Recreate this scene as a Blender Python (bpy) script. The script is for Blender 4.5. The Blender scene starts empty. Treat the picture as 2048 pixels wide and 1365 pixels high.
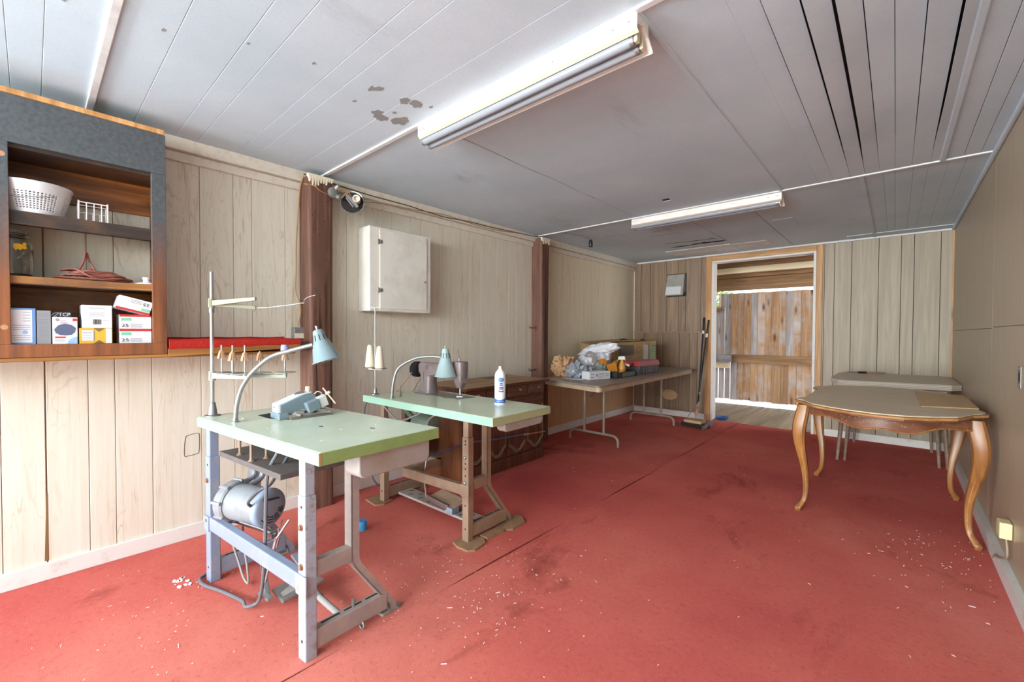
import bpy, bmesh, math, random
from math import sin, cos, pi, radians
from mathutils import Vector, Matrix
random.seed(7)
SC = bpy.context.scene
COL = SC.collection
V3 = Vector

# ------------------------------------------------------------------ camera
FPX = 858.8
yaw, pitch, roll = radians(41.784), radians(-1.083), radians(0.236)
Fv = V3((-sin(yaw), cos(yaw), 0)); Rv = V3((cos(yaw), sin(yaw), 0)); Uv = V3((0, 0, 1))
F2 = Fv*cos(pitch)+Uv*sin(pitch); U2 = Uv*cos(pitch)-Fv*sin(pitch)
R2 = Rv*cos(roll)+U2*sin(roll); U3 = U2*cos(roll)-Rv*sin(roll)
cd = bpy.data.cameras.new('camera'); cam = bpy.data.objects.new('camera', cd); COL.objects.link(cam)
cam.matrix_world = Matrix(((R2.x, U3.x, -F2.x, 0), (R2.y, U3.y, -F2.y, 0), (R2.z, U3.z, -F2.z, 1.2), (0, 0, 0, 1)))
cd.sensor_width = 36; cd.lens = 36*FPX/2048; cd.clip_start = .02; cd.clip_end = 200
SC.camera = cam

# ------------------------------------------------------------------ world, lights, exposure
W = bpy.data.worlds.new('world'); SC.world = W; W.use_nodes = True
wn = W.node_tree.nodes; wl = W.node_tree.links
sky = wn.new('ShaderNodeTexSky'); sky.sky_type = 'NISHITA'; sky.sun_disc = False
sky.sun_elevation = radians(48); sky.sun_rotation = radians(200); sky.air_density = 1.0; sky.dust_density = 2.0
wl.new(sky.outputs[0], wn['Background'].inputs[0]); wn['Background'].inputs[1].default_value = 0.55

def area(name, loc, aim, sx, sy, energy, col=(1, 1, 1), spread=180):
    l = bpy.data.lights.new(name, 'AREA'); l.shape = 'RECTANGLE'; l.size = sx; l.size_y = sy; l.energy = energy; l.color = col
    l.spread = radians(spread)
    o = bpy.data.objects.new(name, l); COL.objects.link(o); o.location = loc
    o.rotation_euler = (V3(aim)-V3(loc)).to_track_quat('-Z', 'Z').to_euler(); return o
# daylight through the wide open end of the room behind the camera, and through the open side of the porch
area('daylight_open_end', (-1.3, -8.8, 1.25), (-1.3, 6, 1.15), 3.2, 2.0, 130, (.93, 1.0, 1.04))
area('fill_light_low', (-1.3, -8.9, .15), (-1.3, -2.0, 2.6), 3.2, 1.2, 560, (.93, 1.0, 1.04))  # added low lamp aimed upward to lift the ceiling
area('daylight_porch_side', (0.9, 7.3, 1.4), (-3, 7.4, .6), 1.5, 1.7, 30, (1.0, .99, .96))
area('fill_light_rear', (-.9, -3.2, 2.2), (-.6, 6.0, .8), 2.4, 1.3, 270, (.97, 1.0, 1.02))  # added fill lamp high behind the camera, evens out the far half
area('fill_light_left', (-2.99, -1.9, 1.40), (-.5, -.6, 1.6), 1.7, 1.1, 95, (.93, 1.0, 1.04))  # added near fill in front of the left wall, no known window
area('fill_light_right', (.39, -2.1, 1.40), (-2.0, 1.6, 1.6), 1.7, 1.1, 12, (.93, 1.0, 1.04))  # added near fill in front of the right wall, no known window
sun = bpy.data.lights.new('sun', 'SUN'); sun.energy = 6; sun.angle = radians(1.5); sun.color = (1, .95, .86)
so = bpy.data.objects.new('sun', sun); COL.objects.link(so); so.rotation_euler = (radians(28), 0, radians(150))
SC.view_settings.view_transform = 'Standard'; SC.view_settings.look = 'None'
SC.view_settings.gamma = 1.0; SC.view_settings.use_curve_mapping = False
SC.view_settings.exposure = 0.46
SC.cycles.use_denoising = True
SC.cycles.max_bounces = 10; SC.cycles.diffuse_bounces = 6
SC.cycles.sample_clamp_indirect = 6

# ------------------------------------------------------------------ materials
def hx(h):
    def f(c):
        c /= 255; return c/12.92 if c <= .04045 else ((c+.055)/1.055)**2.4
    return tuple(f(int(h[i:i+2], 16)) for i in (0, 2, 4))+(1,)

def newmat(name):
    m = bpy.data.materials.new(name); m.use_nodes = True
    nt = m.node_tree; b = nt.nodes['Principled BSDF']; return m, nt, b

def node(nt, typ, **kw):
    n = nt.nodes.new(typ)
    for k, v in kw.items(): setattr(n, k, v)
    return n

def coords(nt, scale, rand=0.0):
    tc = node(nt, 'ShaderNodeTexCoord'); mp = node(nt, 'ShaderNodeMapping'); mp.inputs['Scale'].default_value = scale
    nt.links.new(tc.outputs['Object'], mp.inputs[0])
    if rand:
        oi = node(nt, 'ShaderNodeObjectInfo'); mu = node(nt, 'ShaderNodeVectorMath', operation='SCALE')
        cb = node(nt, 'ShaderNodeCombineXYZ')
        for i in range(3): nt.links.new(oi.outputs['Random'], cb.inputs[i])
        nt.links.new(cb.outputs[0], mu.inputs[0]); mu.inputs['Scale'].default_value = rand
        nt.links.new(mu.outputs[0], mp.inputs['Location'])
    return mp.outputs[0]

def noise(nt, vec, scale, detail=4, rough=.6, dist=0):
    n = node(nt, 'ShaderNodeTexNoise'); n.inputs['Scale'].default_value = scale; n.inputs['Detail'].default_value = detail
    n.inputs['Roughness'].default_value = rough; n.inputs['Distortion'].default_value = dist
    nt.links.new(vec, n.inputs['Vector']); return n.outputs['Fac']

def ramp(nt, fac, stops):
    r = node(nt, 'ShaderNodeValToRGB'); el = r.color_ramp.elements
    while len(el) < len(stops): el.new(.5)
    for e, (p, c) in zip(el, stops): e.position = p; e.color = hx(c) if isinstance(c, str) else c
    nt.links.new(fac, r.inputs[0]); return r.outputs[0]

def mix(nt, fac, a, b, mode='MIX'):
    m = node(nt, 'ShaderNodeMixRGB', blend_type=mode)
    for i, x in ((0, fac), (1, a), (2, b)):
        if isinstance(x, (int, float)): m.inputs[i].default_value = x
        elif isinstance(x, str): m.inputs[i].default_value = hx(x)
        elif isinstance(x, tuple): m.inputs[i].default_value = x
        else: nt.links.new(x, m.inputs[i])
    return m.outputs[0]

def bump(nt, b, fac, strength=.2, dist=.002):
    n = node(nt, 'ShaderNodeBump'); n.inputs['Strength'].default_value = strength; n.inputs['Distance'].default_value = dist
    nt.links.new(fac, n.inputs['Height']); nt.links.new(n.outputs[0], b.inputs['Normal'])

def plain(name, c, rough=.5, metal=0.0, c2=None, scale=14, amt=None, bmp=0, trans=0, spec=None, coat=0):
    """painted / plastic / metal: base colour with worn or dusty patches of a second colour"""
    m, nt, b = newmat(name)
    b.inputs['Roughness'].default_value = rough; b.inputs['Metallic'].default_value = metal
    if trans: b.inputs['Transmission Weight'].default_value = trans
    if spec is not None: b.inputs['Specular IOR Level'].default_value = spec
    if coat: b.inputs['Coat Weight'].default_value = coat
    if c2 or bmp:
        v = coords(nt, (1, 1, 1), 7)
        f = noise(nt, v, scale, 6, .65)
        lo, hi = amt or (.45, .75)
        nt.links.new(ramp(nt, f, [(lo, c), (hi, c2 or c)]), b.inputs['Base Color'])
        if bmp: bump(nt, b, f, bmp, .003)
    else:
        b.inputs['Base Color'].default_value = hx(c)
    return m

def wood(name, c1, c2, axis='Z', grain=1.0, rough=.55, c3=None, knots=None, bmp=.15, vary=.12, wave=.35):
    """long grain along axis, cathedral bands, optional knots / grime colour"""
    m, nt, b = newmat(name)
    sc = {'X': (1.1, 26, 26), 'Y': (26, 1.1, 26), 'Z': (26, 26, 1.1)}[axis]
    v = coords(nt, tuple(s*grain for s in sc), 9)
    f = noise(nt, v, 1.0, 7, .65, .8)
    sw = {'X': (.35, 5, 5), 'Y': (5, .35, 5), 'Z': (5, 5, .35)}[axis]
    v2 = coords(nt, tuple(s*grain for s in sw), 5)
    f2 = noise(nt, v2, 1.6, 3, .5, 1.5)
    ms = node(nt, 'ShaderNodeMath', operation='MULTIPLY'); nt.links.new(f2, ms.inputs[0]); ms.inputs[1].default_value = 22
    si = node(nt, 'ShaderNodeMath', operation='SINE'); nt.links.new(ms.outputs[0], si.inputs[0])
    fm = node(nt, 'ShaderNodeMath', operation='MULTIPLY_ADD'); nt.links.new(si.outputs[0], fm.inputs[0]); fm.inputs[1].default_value = wave*.28; nt.links.new(f, fm.inputs[2])
    stops = [(.3, c1), (.68, c2)]
    col = ramp(nt, fm.outputs[0], stops)
    if c3:
        vv = coords(nt, (1, 1, 1), 4); g = noise(nt, vv, 3.2, 5, .6)
        col = mix(nt, ramp(nt, g, [(.46, (0, 0, 0, 1)), (.72, (1, 1, 1, 1))]), col, c3)
    if knots:
        kv = coords(nt, {'X': (1, 5, 5), 'Y': (5, 1, 5), 'Z': (5, 5, 1.6)}[axis], 3)
        vo = node(nt, 'ShaderNodeTexVoronoi'); vo.inputs['Scale'].default_value = 1.3; nt.links.new(kv, vo.inputs['Vector'])
        col = mix(nt, ramp(nt, vo.outputs['Distance'], [(.05, (1, 1, 1, 1)), (.2, (0, 0, 0, 1))]), col, knots)
    if vary:
        oi = node(nt, 'ShaderNodeObjectInfo'); hs = node(nt, 'ShaderNodeHueSaturation')
        ma = node(nt, 'ShaderNodeMath', operation='MULTIPLY_ADD'); nt.links.new(oi.outputs['Random'], ma.inputs[0]); ma.inputs[1].default_value = 2*vary; ma.inputs[2].default_value = 1-vary
        nt.links.new(ma.outputs[0], hs.inputs['Value']); nt.links.new(col, hs.inputs['Color']); col = hs.outputs[0]
    nt.links.new(col, b.inputs['Base Color']); b.inputs['Roughness'].default_value = rough
    if bmp: bump(nt, b, fm.outputs[0], bmp, .002)
    return m

def carpet_mat():
    m, nt, b = newmat('red_carpet')
    v = coords(nt, (1, 1, 1))
    big = noise(nt, v, .55, 4, .55); mid = noise(nt, v, 5, 5, .65); fine = noise(nt, v, 420, 3, .7)
    c = ramp(nt, big, [(.36, 'c65a57'), (.52, 'd87065'), (.66, 'e38577')])
    c = mix(nt, ramp(nt, mid, [(.5, (0, 0, 0, 1)), (.8, (.45, .45, .45, 1))]), c, 'c8695c')
    dv = coords(nt, (1, .55, 1)); dn = noise(nt, dv, 1.7, 6, .7, .4)
    c = mix(nt, ramp(nt, dn, [(.56, (0, 0, 0, 1)), (.72, (.8, .8, .8, 1))]), c, '7a3428')
    c = mix(nt, ramp(nt, fine, [(.3, (.22, .22, .22, 1)), (.7, (0, 0, 0, 1))]), c, '7a2420')
    fl_ = noise(nt, v, 46, 5, .75); c = mix(nt, ramp(nt, fl_, [(.30, (.4, .4, .4, 1)), (.46, (0, 0, 0, 1))]), c, '8f2f2a')
    c = mix(nt, ramp(nt, fl_, [(.56, (0, 0, 0, 1)), (.72, (.36, .36, .36, 1))]), c, 'dd8b78')
    nt.links.new(c, b.inputs['Base Color']); b.inputs['Roughness'].default_value = .95; b.inputs['Specular IOR Level'].default_value = .1
    ad = node(nt, 'ShaderNodeMath', operation='MULTIPLY_ADD'); nt.links.new(mid, ad.inputs[0]); ad.inputs[1].default_value = 2.0; nt.links.new(fine, ad.inputs[2])
    bump(nt, b, ad.outputs[0], .6, .006); return m

def smoke_wood(name):
    """cabinet front: black soot at the top, bare brown wood towards the bottom"""
    m, nt, b = newmat(name)
    v = coords(nt, (26, 26, 1.5)); g = noise(nt, v, 1, 6, .6)
    base = ramp(nt, g, [(.3, '5d3520'), (.7, '96592f')])
    tc = node(nt, 'ShaderNodeTexCoord'); sp = node(nt, 'ShaderNodeSeparateXYZ'); nt.links.new(tc.outputs['Object'], sp.inputs[0])
    n2 = noise(nt, coords(nt, (1, 1, 1)), 6, 5, .7)
    a = node(nt, 'ShaderNodeMath', operation='MULTIPLY_ADD'); nt.links.new(n2, a.inputs[0]); a.inputs[1].default_value = .35; nt.links.new(sp.outputs[2], a.inputs[2])
    f = ramp(nt, a.outputs[0], [(.50, (0, 0, 0, 1)), (.88, (1, 1, 1, 1))])
    soot = ramp(nt, noise(nt, coords(nt, (1, 1, 1)), 60, 4, .7), [(.3, '3e4347'), (.75, '575c60')])
    nt.links.new(mix(nt, f, base, soot), b.inputs['Base Color']); b.inputs['Roughness'].default_value = .55
    return m

def ceil_mat(name, c1='bfd1dd', c2='cfdee9'):
    m, nt, b = newmat(name)
    v = coords(nt, (1, 1, 1)); f = noise(nt, v, 1.3, 5, .6); s = noise(nt, v, 230, 3, .6)
    c = ramp(nt, f, [(.35, c1), (.65, c2)])
    dn = noise(nt, coords(nt, (1.4, .5, 1)), 1.6, 6, .7, .5)
    c = mix(nt, ramp(nt, dn, [(.62, (0, 0, 0, 1)), (.8, (.5, .5, .5, 1))]), c, '8f9092')
    c = mix(nt, ramp(nt, s, [(.35, (.12, .12, .12, 1)), (.6, (0, 0, 0, 1))]), c, '777c80')
    nt.links.new(c, b.inputs['Base Color']); b.inputs['Roughness'].default_value = .7
    bump(nt, b, s, .12, .001); return m

def cream_mat(name, base='d2cdbd', grain='b9a589', soft='dbd7cb'):
    m, nt, b = newmat(name)
    v = coords(nt, (30, 30, 1.2), 9); f = noise(nt, v, 1, 7, .68, 1.2)
    col = ramp(nt, f, [(.28, grain), (.40, base), (.7, soft)])
    v2 = coords(nt, (7, 7, .8), 5); f2 = noise(nt, v2, 1.5, 3, .5, 1.2)
    ms = node(nt, 'ShaderNodeMath', operation='MULTIPLY'); nt.links.new(f2, ms.inputs[0]); ms.inputs[1].default_value = 55
    si = node(nt, 'ShaderNodeMath', operation='SINE'); nt.links.new(ms.outputs[0], si.inputs[0])
    mask = noise(nt, coords(nt, (2.5, 2.5, 1), 6), 1.6, 3, .5)
    rr = ramp(nt, si.outputs[0], [(.75, (0, 0, 0, 1)), (1.0, (.55, .55, .55, 1))])
    mk = mix(nt, 1.0, rr, ramp(nt, mask, [(.45, (0, 0, 0, 1)), (.62, (1, 1, 1, 1))]), 'MULTIPLY')
    col = mix(nt, mk, col, grain)
    blot = noise(nt, coords(nt, (6, 6, 2.5), 8), 1.1, 4, .6)
    col = mix(nt, ramp(nt, blot, [(.62, (0, 0, 0, 1)), (.8, (.55, .55, .55, 1))]), col, 'c9a878')
    nt.links.new(col, b.inputs['Base Color']); b.inputs['Roughness'].default_value = .5
    bump(nt, b, f, .08, .001); return m

MAT = {}
def build_mats():
    P = plain; D = MAT
    D['carpet'] = carpet_mat(); D['ceil'] = ceil_mat('ceiling_paint'); D['ceil_white'] = plain('white_batten', 'dcdddd', .55, c2='c4c5c4', scale=9)
    D['void'] = plain('dark_void', '2a2320', .9); D['groove'] = plain('groove_brown', '7d6248', .8)
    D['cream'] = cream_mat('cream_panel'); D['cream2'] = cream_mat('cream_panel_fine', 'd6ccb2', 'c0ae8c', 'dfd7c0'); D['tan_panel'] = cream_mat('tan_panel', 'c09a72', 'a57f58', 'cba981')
    D['brownpanel'] = wood('brown_panel', '78644f', '967d64', 'Z', 1, .45, knots=None, vary=.08)
    D['greypanel'] = wood('pale_grey_panel', '968975', 'ac9f89', 'Z', .9, .5, vary=.06, wave=.2)  # paler, greyer boards right of the doorway
    D['rightpanel'] = wood('right_wall_panel', 'a49680', 'b6a991', 'Z', 2.2, .4, vary=.02, wave=.08)
    D['white_trim'] = P('white_trim', 'd9d8d4', .5, c2='b9b6ae', scale=12, amt=(.55, .8)); D['chalk_trim'] = P('old_white_paint', 'd5d0c4', .6, c2='b8ae9c', scale=18, amt=(.5, .8), bmp=.1)
    D['pine'] = wood('pine_casing', 'a87845', 'd0a06a', 'Z', .9, .5, knots='6b4322', vary=.05)
    D['pine_x'] = wood('pine_casing_head', 'a87845', 'd0a06a', 'X', .9, .5, knots='6b4322', vary=.05)
    D['fence'] = wood('weathered_board', '8f6947', 'b48f69', 'Z', .9, .75, c3='a9a19c', knots='54331f', vary=.2)
    D['fence_grey'] = wood('weathered_grey_board', '857d7b', 'b0a9a6', 'Z', .9, .8, c3='96836f', knots='4a3f3a', vary=.15)
    D['beam_cream'] = wood('cream_beam', 'd2bd98', 'e2d3b4', 'X', .8, .7, vary=.02); D['beam_brown'] = wood('brown_beam', '7a5a3c', 'a07c56', 'X', .9, .75, vary=.1)
    D['porch_floor'] = wood('porch_floor_board', '94826a', 'b5a48a', 'Y', .7, .7, vary=.14)
    D['grey_rail'] = wood('grey_rail', '77747a', 'a7a3a6', 'X', .9, .8, c3='5d5a60')
    D['post'] = wood('timber_post_wood', '4a2f23', '80594a', 'Z', 1.6, .7, c3='63473a', bmp=.7, vary=.02, wave=.1)
    D['soot'] = smoke_wood('sooty_frame'); D['shelfwood'] = wood('cabinet_wood', '5f3418', 'a5672f', 'Y', .8, .45, c3='4a2817', knots='2a150c', vary=.06)
    D['shelfedge'] = wood('shelf_edge_wood', '8f5c30', 'bb8348', 'Y', .8, .5, c3='4b3a30', vary=.05); D['shelfdark'] = wood('sooty_shelf', '2e2421', '5a4336', 'Y', .8, .5, c3='6a4a32', vary=.03)
    D['ledge'] = wood('ledge_wood', '7d5128', 'ad7838', 'Y', .8, .5, vary=.03)
    D['redledge'] = P('red_ledge_carpet', 'a32a26', .95, c2='c23c2e', scale=120, bmp=.6, spec=.1)
    D['whiteplastic'] = P('white_plastic', 'dcdde0', .4); D['whitemetal'] = P('white_enamel', 'dedcd4', .4, c2='c9c5ba', scale=6)
    D['whitewire'] = P('white_coated_wire', 'e4dcda', .4); D['cordred'] = P('brown_rubber_cord', '8a4f42', .55)
    D['glass'] = P('jar_glass', 'f4f8f6', .02, trans=1.0); D['yellow'] = P('yellow_print', 'e8b520', .5)
    D['boxwhite'] = P('box_white', 'dcdce2', .55); D['boxblue'] = P('box_blue', '6a94cc', .55); D['boxgrey'] = P('box_grey', '8b8c92', .6); D['boxblack'] = P('box_black', '34363c', .5)
    D['boxyellow'] = P('box_yellow', 'd9a838', .55); D['printred'] = P('print_red', 'b92f30', .55); D['printteal'] = P('print_teal', '7cbfa4', .55); D['printgrey'] = P('print_grey', '7d7f86', .6)
    D['printblack'] = P('print_black', '26282d', .6); D['printblue'] = P('print_blue', '3e63a8', .5); D['skyblue'] = P('print_light_blue', '8fb6dd', .5); D['lens'] = P('print_slate', '57607a', .35); D['printbrown'] = P('print_brown', '7a5b35', .6)
    D['mint'] = P('mint_laminate', 'c8d6c4', .28, c2='bdcbb0', scale=5, amt=(.4, .7)); D['mintedge'] = P('mint_edge', '88b094', .35, c2='7fa07c', scale=8); D['greenedge'] = P('green_edge_band', '869f62', .32, c2='7b935a', scale=7)
    D['mint2'] = P('mint_laminate_warm', 'bfccb4', .22, c2='b7c4a6', scale=4); D['mintedge2'] = P('pale_mint_edge', '96bfaa', .3); D['oliveedge'] = P('olive_edge', 'a6ae86', .35)
    D['bluegrey'] = P('blue_grey_enamel', '7f8ca3', .4, c2='93979e', scale=10, amt=(.5, .7)); D['greyframe'] = P('dusty_grey_frame', '948b88', .5, c2='a89b92', scale=14)
    D['chip'] = P('worn_white_enamel', '9ba6b6', .45, c2='8a847d', scale=30, amt=(.5, .65))
    D['brownframe'] = P('brown_grey_frame', '8c7562', .5, c2='9f8a74', scale=12); D['steel'] = P('bright_steel', 'b9bcc0', .28, .9); D['dullsteel'] = P('dull_steel', '8e9094', .42, .8, c2='a8a39b', scale=20)
    D['aluminium'] = P('brushed_aluminium', '999c9b', .38, .7); D['khaki'] = P('khaki_enamel', '828169', .45); D['khakigrey'] = P('pale_grey_enamel', '9fa396', .4)
    D['rust'] = P('rusty_bolt', '86604a', .6, .3, c2='a07a5c', scale=60); D['black'] = P('black_metal', '1f1f22', .45); D['blackplastic'] = P('black_plastic', '25262a', .4); D['rubber'] = P('grey_rubber', '4c4e56', .55); D['midcord'] = P('mid_grey_cord', '62636a', .55); D['greycord'] = P('pale_grey_cord', '8d8a88', .6)
    D['darkboard'] = P('dark_board', '55504f', .7, c2='625b57', scale=20); D['tray'] = P('grey_plastic_tray', 'a09c9a', .5, c2='93877c', scale=6, amt=(.4, .7))
    D['motor'] = P('motor_grey', '868b91', .45, c2='75726e', scale=9, amt=(.45, .75)); D['motorcap'] = P('motor_cap', '8999ad', .42)
    D['dust'] = P('dusty_grey', '8c8682', .65, c2='a59d95', scale=25, bmp=.2)
    D['lampblue'] = P('lamp_blue_enamel', '7b8f95', .25, c2='74888e', scale=7, coat=.3); D['lampblue2'] = P('lamp_pale_enamel', '97adaf', .22, coat=.3); D['lampin'] = P('lamp_inside', 'd6d8d4', .4)
    D['peach'] = P('peach_plastic', 'ae8260', .45); D['thread'] = P('cream_thread', 'dcd3bd', .85, c2='cfc4aa', scale=80); D['purplethread'] = P('violet_thread', '8f90bb', .8)
    D['machineblue'] = P('machine_blue', '70828b', .35, c2='7b8b93', scale=15); D['machinelight'] = P('machine_off_white', 'ccd0d2', .4); D['beige'] = P('beige_knob', 'cfc3a8', .5)
    D['taupe'] = P('taupe_enamel', '77696a', .4, c2='827472', scale=12); D['plate'] = P('dull_bed_plate', '77736a', .45, .3, c2='857f72', scale=14)
    D['desk'] = wood('dark_stained_wood', '3f241b', '6d4736', 'Z', 1, .4, vary=.06, wave=.2); D['desky'] = wood('dark_stained_drawer', '43261c', '714a38', 'Y', 1, .4, vary=.06, wave=.2)
    D['desktop'] = wood('dusty_desk_top', '8e6c4c', 'a98662', 'Y', .7, .5, vary=.02); D['deskside'] = wood('desk_side', '54301d', '7c4c2f', 'Z', .7, .35, vary=.03, wave=.2); D['carve'] = P('dusty_carving', '77624f', .6)
    D['laminate'] = wood('folding_table_laminate', '776a5c', '93867a', 'Y', .7, .4, vary=.02, wave=.15); D['tubegrey'] = P('tan_grey_tube', 'a2968a', .4, c2='8f8172', scale=14); D['apron'] = P('tan_apron', 'b0a088', .45, c2='9b8b76', scale=8)
    D['paper'] = P('brown_paper', 'c19a74', .8, c2='b48c66', scale=8, bmp=.3); D['greybag'] = P('grey_film', '9ea3ad', .3, c2='8d939e', scale=10, bmp=.3); D['whitebag'] = P('white_film', 'e6e8ee', .35, c2='d6dae4', scale=7, bmp=.25)
    D['card'] = P('box_cardboard', 'a3865e', .8, c2='94774f', scale=8); D['cardgreen'] = P('card_green_print', '7f8c68', .6, c2='6b7a58', scale=30); D['film'] = P('window_film', '6a6458', .15, c2='7d776a', scale=6)
    D['orange'] = P('orange_plastic', 'c07a22', .4); D['amber'] = P('amber_liquid', 'd29a4a', .3, c2='dab27a', scale=7); D['red'] = P('red_plastic', 'b23330', .4); D['pink'] = P('faded_red_plastic', 'bc6f7c', .45); D['greyblue'] = P('slate_plastic', '5f626b', .5)
    D['green'] = P('sage_metal', '6d8274', .5, c2='5d7064', scale=20); D['bluecap'] = P('blue_plastic', '3f93d2', .4); D['bluepole'] = P('blue_grey_pole', '5a628a', .4); D['pinkpole'] = P('copper_end', 'b07a68', .4)
    D['walnut'] = wood('walnut', '5a3726', '7d523b', 'X', .8, .35, vary=.02, wave=.2); D['cabriole'] = wood('honey_wood_leg', '7d5029', 'a8743f', 'Z', .8, .35, vary=.03, wave=.15)
    D['topwood'] = wood('faded_table_top', 'bcab92', 'cebea5', 'X', .8, .4, vary=.02, wave=.15); D['topedge'] = wood('honey_edge', '99683a', 'bd8c58', 'X', .9, .4, vary=.02)
    D['leaf'] = wood('tan_board', 'b6976c', 'c5a77d', 'X', .7, .5, vary=.02, wave=.1); D['greytop'] = wood('grey_beige_top', 'b3a796', 'c6bba8', 'X', .6, .4, vary=.02, wave=.1); D['chromeband'] = P('ribbed_metal_band', 'cbc4b6', .3); D['leggrey'] = P('worn_brown_leg', '84705e', .5, c2='a39382', scale=25)
    D['porcelain'] = P('porcelain', 'd6cfc0', .3); D['wireyellow'] = P('tan_cable', 'a8814f', .6); D['wiredark'] = P('dark_cable', '5b4a38', .6); D['galv'] = P('galvanised', '9c9f9e', .4, .6, c2='84878a', scale=25)
    D['ivory'] = P('ivory_plastic', 'ddd0a0', .45); D['lint'] = P('white_lint', 'e6dcd8', .9); D['cardpad'] = P('cardboard_pad', '8f6f52', .85, c2='a28262', scale=14); D['plywood'] = P('aluminium_hood', 'a09f98', .45, c2='8d8c86', scale=12); D['windowpane'] = P('hood_flap', 'd0d2d6', .3)
    D['unseen_floor'] = P('unseen_floor_grey', 'b4b4b0', .85, c2='a6a6a2', scale=4); D['ground'] = P('outside_concrete', 'c8c4ba', .9); D['leafgreen'] = P('leaf_green', '7f9a4e', .6, c2='9db766', scale=3); D['glasspane'] = P('pane_glass', 'eef4f0', .02, trans=1.0)
    D['tubeglass'] = P('fluorescent_tube_glass', '90959d', .25); D['fixture'] = P('fixture_enamel', 'e6e4df', .35, c2='d8d4cb', scale=9); D['tanlip'] = P('fixture_lip', 'cdbfae', .45); D['chipgrey'] = P('bare_spot', '8d8e8c', .8)
    D['canwhite'] = P('can_white', 'e6e8ee', .3); D['canblue'] = P('can_blue', '2f62b4', .3); D['cantop'] = P('can_oval', '5f86b4', .3)
build_mats()

# ------------------------------------------------------------------ mesh building
class MB:
    def __init__(s, M=None): s.v = []; s.f = []; s.mi = []; s.M = M; s.m = 0
    def add(s, vs, fs):
        o = len(s.v)
        for p in vs:
            p = V3(p); s.v.append(s.M @ p if s.M is not None else p)
        for f in fs: s.f.append(tuple(i+o for i in f)); s.mi.append(s.m)
        return s
    def box(s, a, b):
        x0, y0, z0 = a; x1, y1, z1 = b
        return s.hexa([(x0, y0, z0), (x1, y0, z0), (x1, y1, z0), (x0, y1, z0), (x0, y0, z1), (x1, y0, z1), (x1, y1, z1), (x0, y1, z1)])
    def hexa(s, p):
        return s.add(p, [(0, 3, 2, 1), (4, 5, 6, 7), (0, 1, 5, 4), (1, 2, 6, 5), (2, 3, 7, 6), (3, 0, 4, 7)])
    def bar(s, p, q, w, h, up=(0, 0, 1)):
        """box section w (sideways) x h (towards up) from p to q"""
        p, q = V3(p), V3(q); d = (q-p).normalized(); u = V3(up)
        sd = d.cross(u)
        if sd.length < 1e-4: sd = d.cross(V3((1, 0, 0)))
        sd.normalize(); u = sd.cross(d)
        a, b = sd*w/2, u*h/2
        return s.hexa([p-a-b, p+a-b, q+a-b, q-a-b, p-a+b, p+a+b, q+a+b, q-a+b])
    def prism(s, poly, z0, z1):
        n = len(poly); vs = [(x, y, z0) for x, y in poly]+[(x, y, z1) for x, y in poly]
        fs = [tuple(range(n))[::-1], tuple(range(n, 2*n))]+[(i, (i+1) % n, n+(i+1) % n, n+i) for i in range(n)]
        return s.add(vs, fs)
    def prof(s, pts, a, b):
        """polygon of 3D offsets pts swept from a to b"""
        a, b = V3(a), V3(b); n = len(pts)
        vs = [a+V3(p) for p in pts]+[b+V3(p) for p in pts]
        return s.add(vs, [tuple(range(n))[::-1], tuple(range(n, 2*n))]+[(i, (i+1) % n, n+(i+1) % n, n+i) for i in range(n)])
    def tube(s, pts, r, n=8, closed=False, caps=True):
        pts = [V3(p) for p in pts]; m = len(pts)
        rs = r if isinstance(r, (list, tuple)) else [r]*m
        t0 = (pts[1]-pts[0]).normalized(); u = t0.orthogonal().normalized(); vs = []
        for i, p in enumerate(pts):
            if closed: t = pts[(i+1) % m]-pts[i-1]
            else: t = pts[min(i+1, m-1)]-pts[max(i-1, 0)]
            if t.length < 1e-9: t = t0.copy()
            t.normalize(); u = u-t*u.dot(t)
            if u.length < 1e-6: u = t.orthogonal()
            u.normalize(); w = t.cross(u)
            for k in range(n):
                a = 2*pi*k/n; vs.append(p+(u*cos(a)+w*sin(a))*rs[i])
        fs = []
        for i in range(m if closed else m-1):
            j = (i+1) % m
            for k in range(n): fs.append((i*n+k, i*n+(k+1) % n, j*n+(k+1) % n, j*n+k))
        if not closed and caps: fs += [tuple(range(n))[::-1], tuple((m-1)*n+k for k in range(n))]
        return s.add(vs, fs)
    def cyl(s, p, q, r, n=16, r2=None): return s.tube([p, q], [r, r if r2 is None else r2], n)
    def lathe(s, prof, o=(0, 0, 0), ax=(0, 0, 1), n=24, capb=True, capt=True, skip=None, sx=1):
        ax = V3(ax).normalized(); u = ax.orthogonal().normalized()
        if abs(ax.z) > .999: u = V3((1, 0, 0))
        w = ax.cross(u); o = V3(o); vs = []
        for r, z in prof:
            for k in range(n):
                a = 2*pi*k/n; vs.append(o+ax*z+(u*cos(a)*sx+w*sin(a))*max(r, 1e-5))
        fs = []
        for i in range(len(prof)-1):
            for k in range(n):
                if skip and skip(i, k): continue
                fs.append((i*n+k, i*n+(k+1) % n, (i+1)*n+(k+1) % n, (i+1)*n+k))
        if capb: fs.append(tuple(range(n))[::-1])
        if capt: fs.append(tuple((len(prof)-1)*n+k for k in range(n)))
        return s.add(vs, fs)
    def ball(s, c, r, n=12, sc=(1, 1, 1)):
        c = V3(c); vs = []; fs = []; h = n//2
        for i in range(h+1):
            t = pi*i/h
            for k in range(n):
                a = 2*pi*k/n; vs.append(c+V3((r*sin(t)*cos(a)*sc[0], r*sin(t)*sin(a)*sc[1], -r*cos(t)*sc[2])))
        for i in range(h):
            for k in range(n): fs.append((i*n+k, i*n+(k+1) % n, (i+1)*n+(k+1) % n, (i+1)*n+k))
        return s.add(vs, fs)

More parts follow.
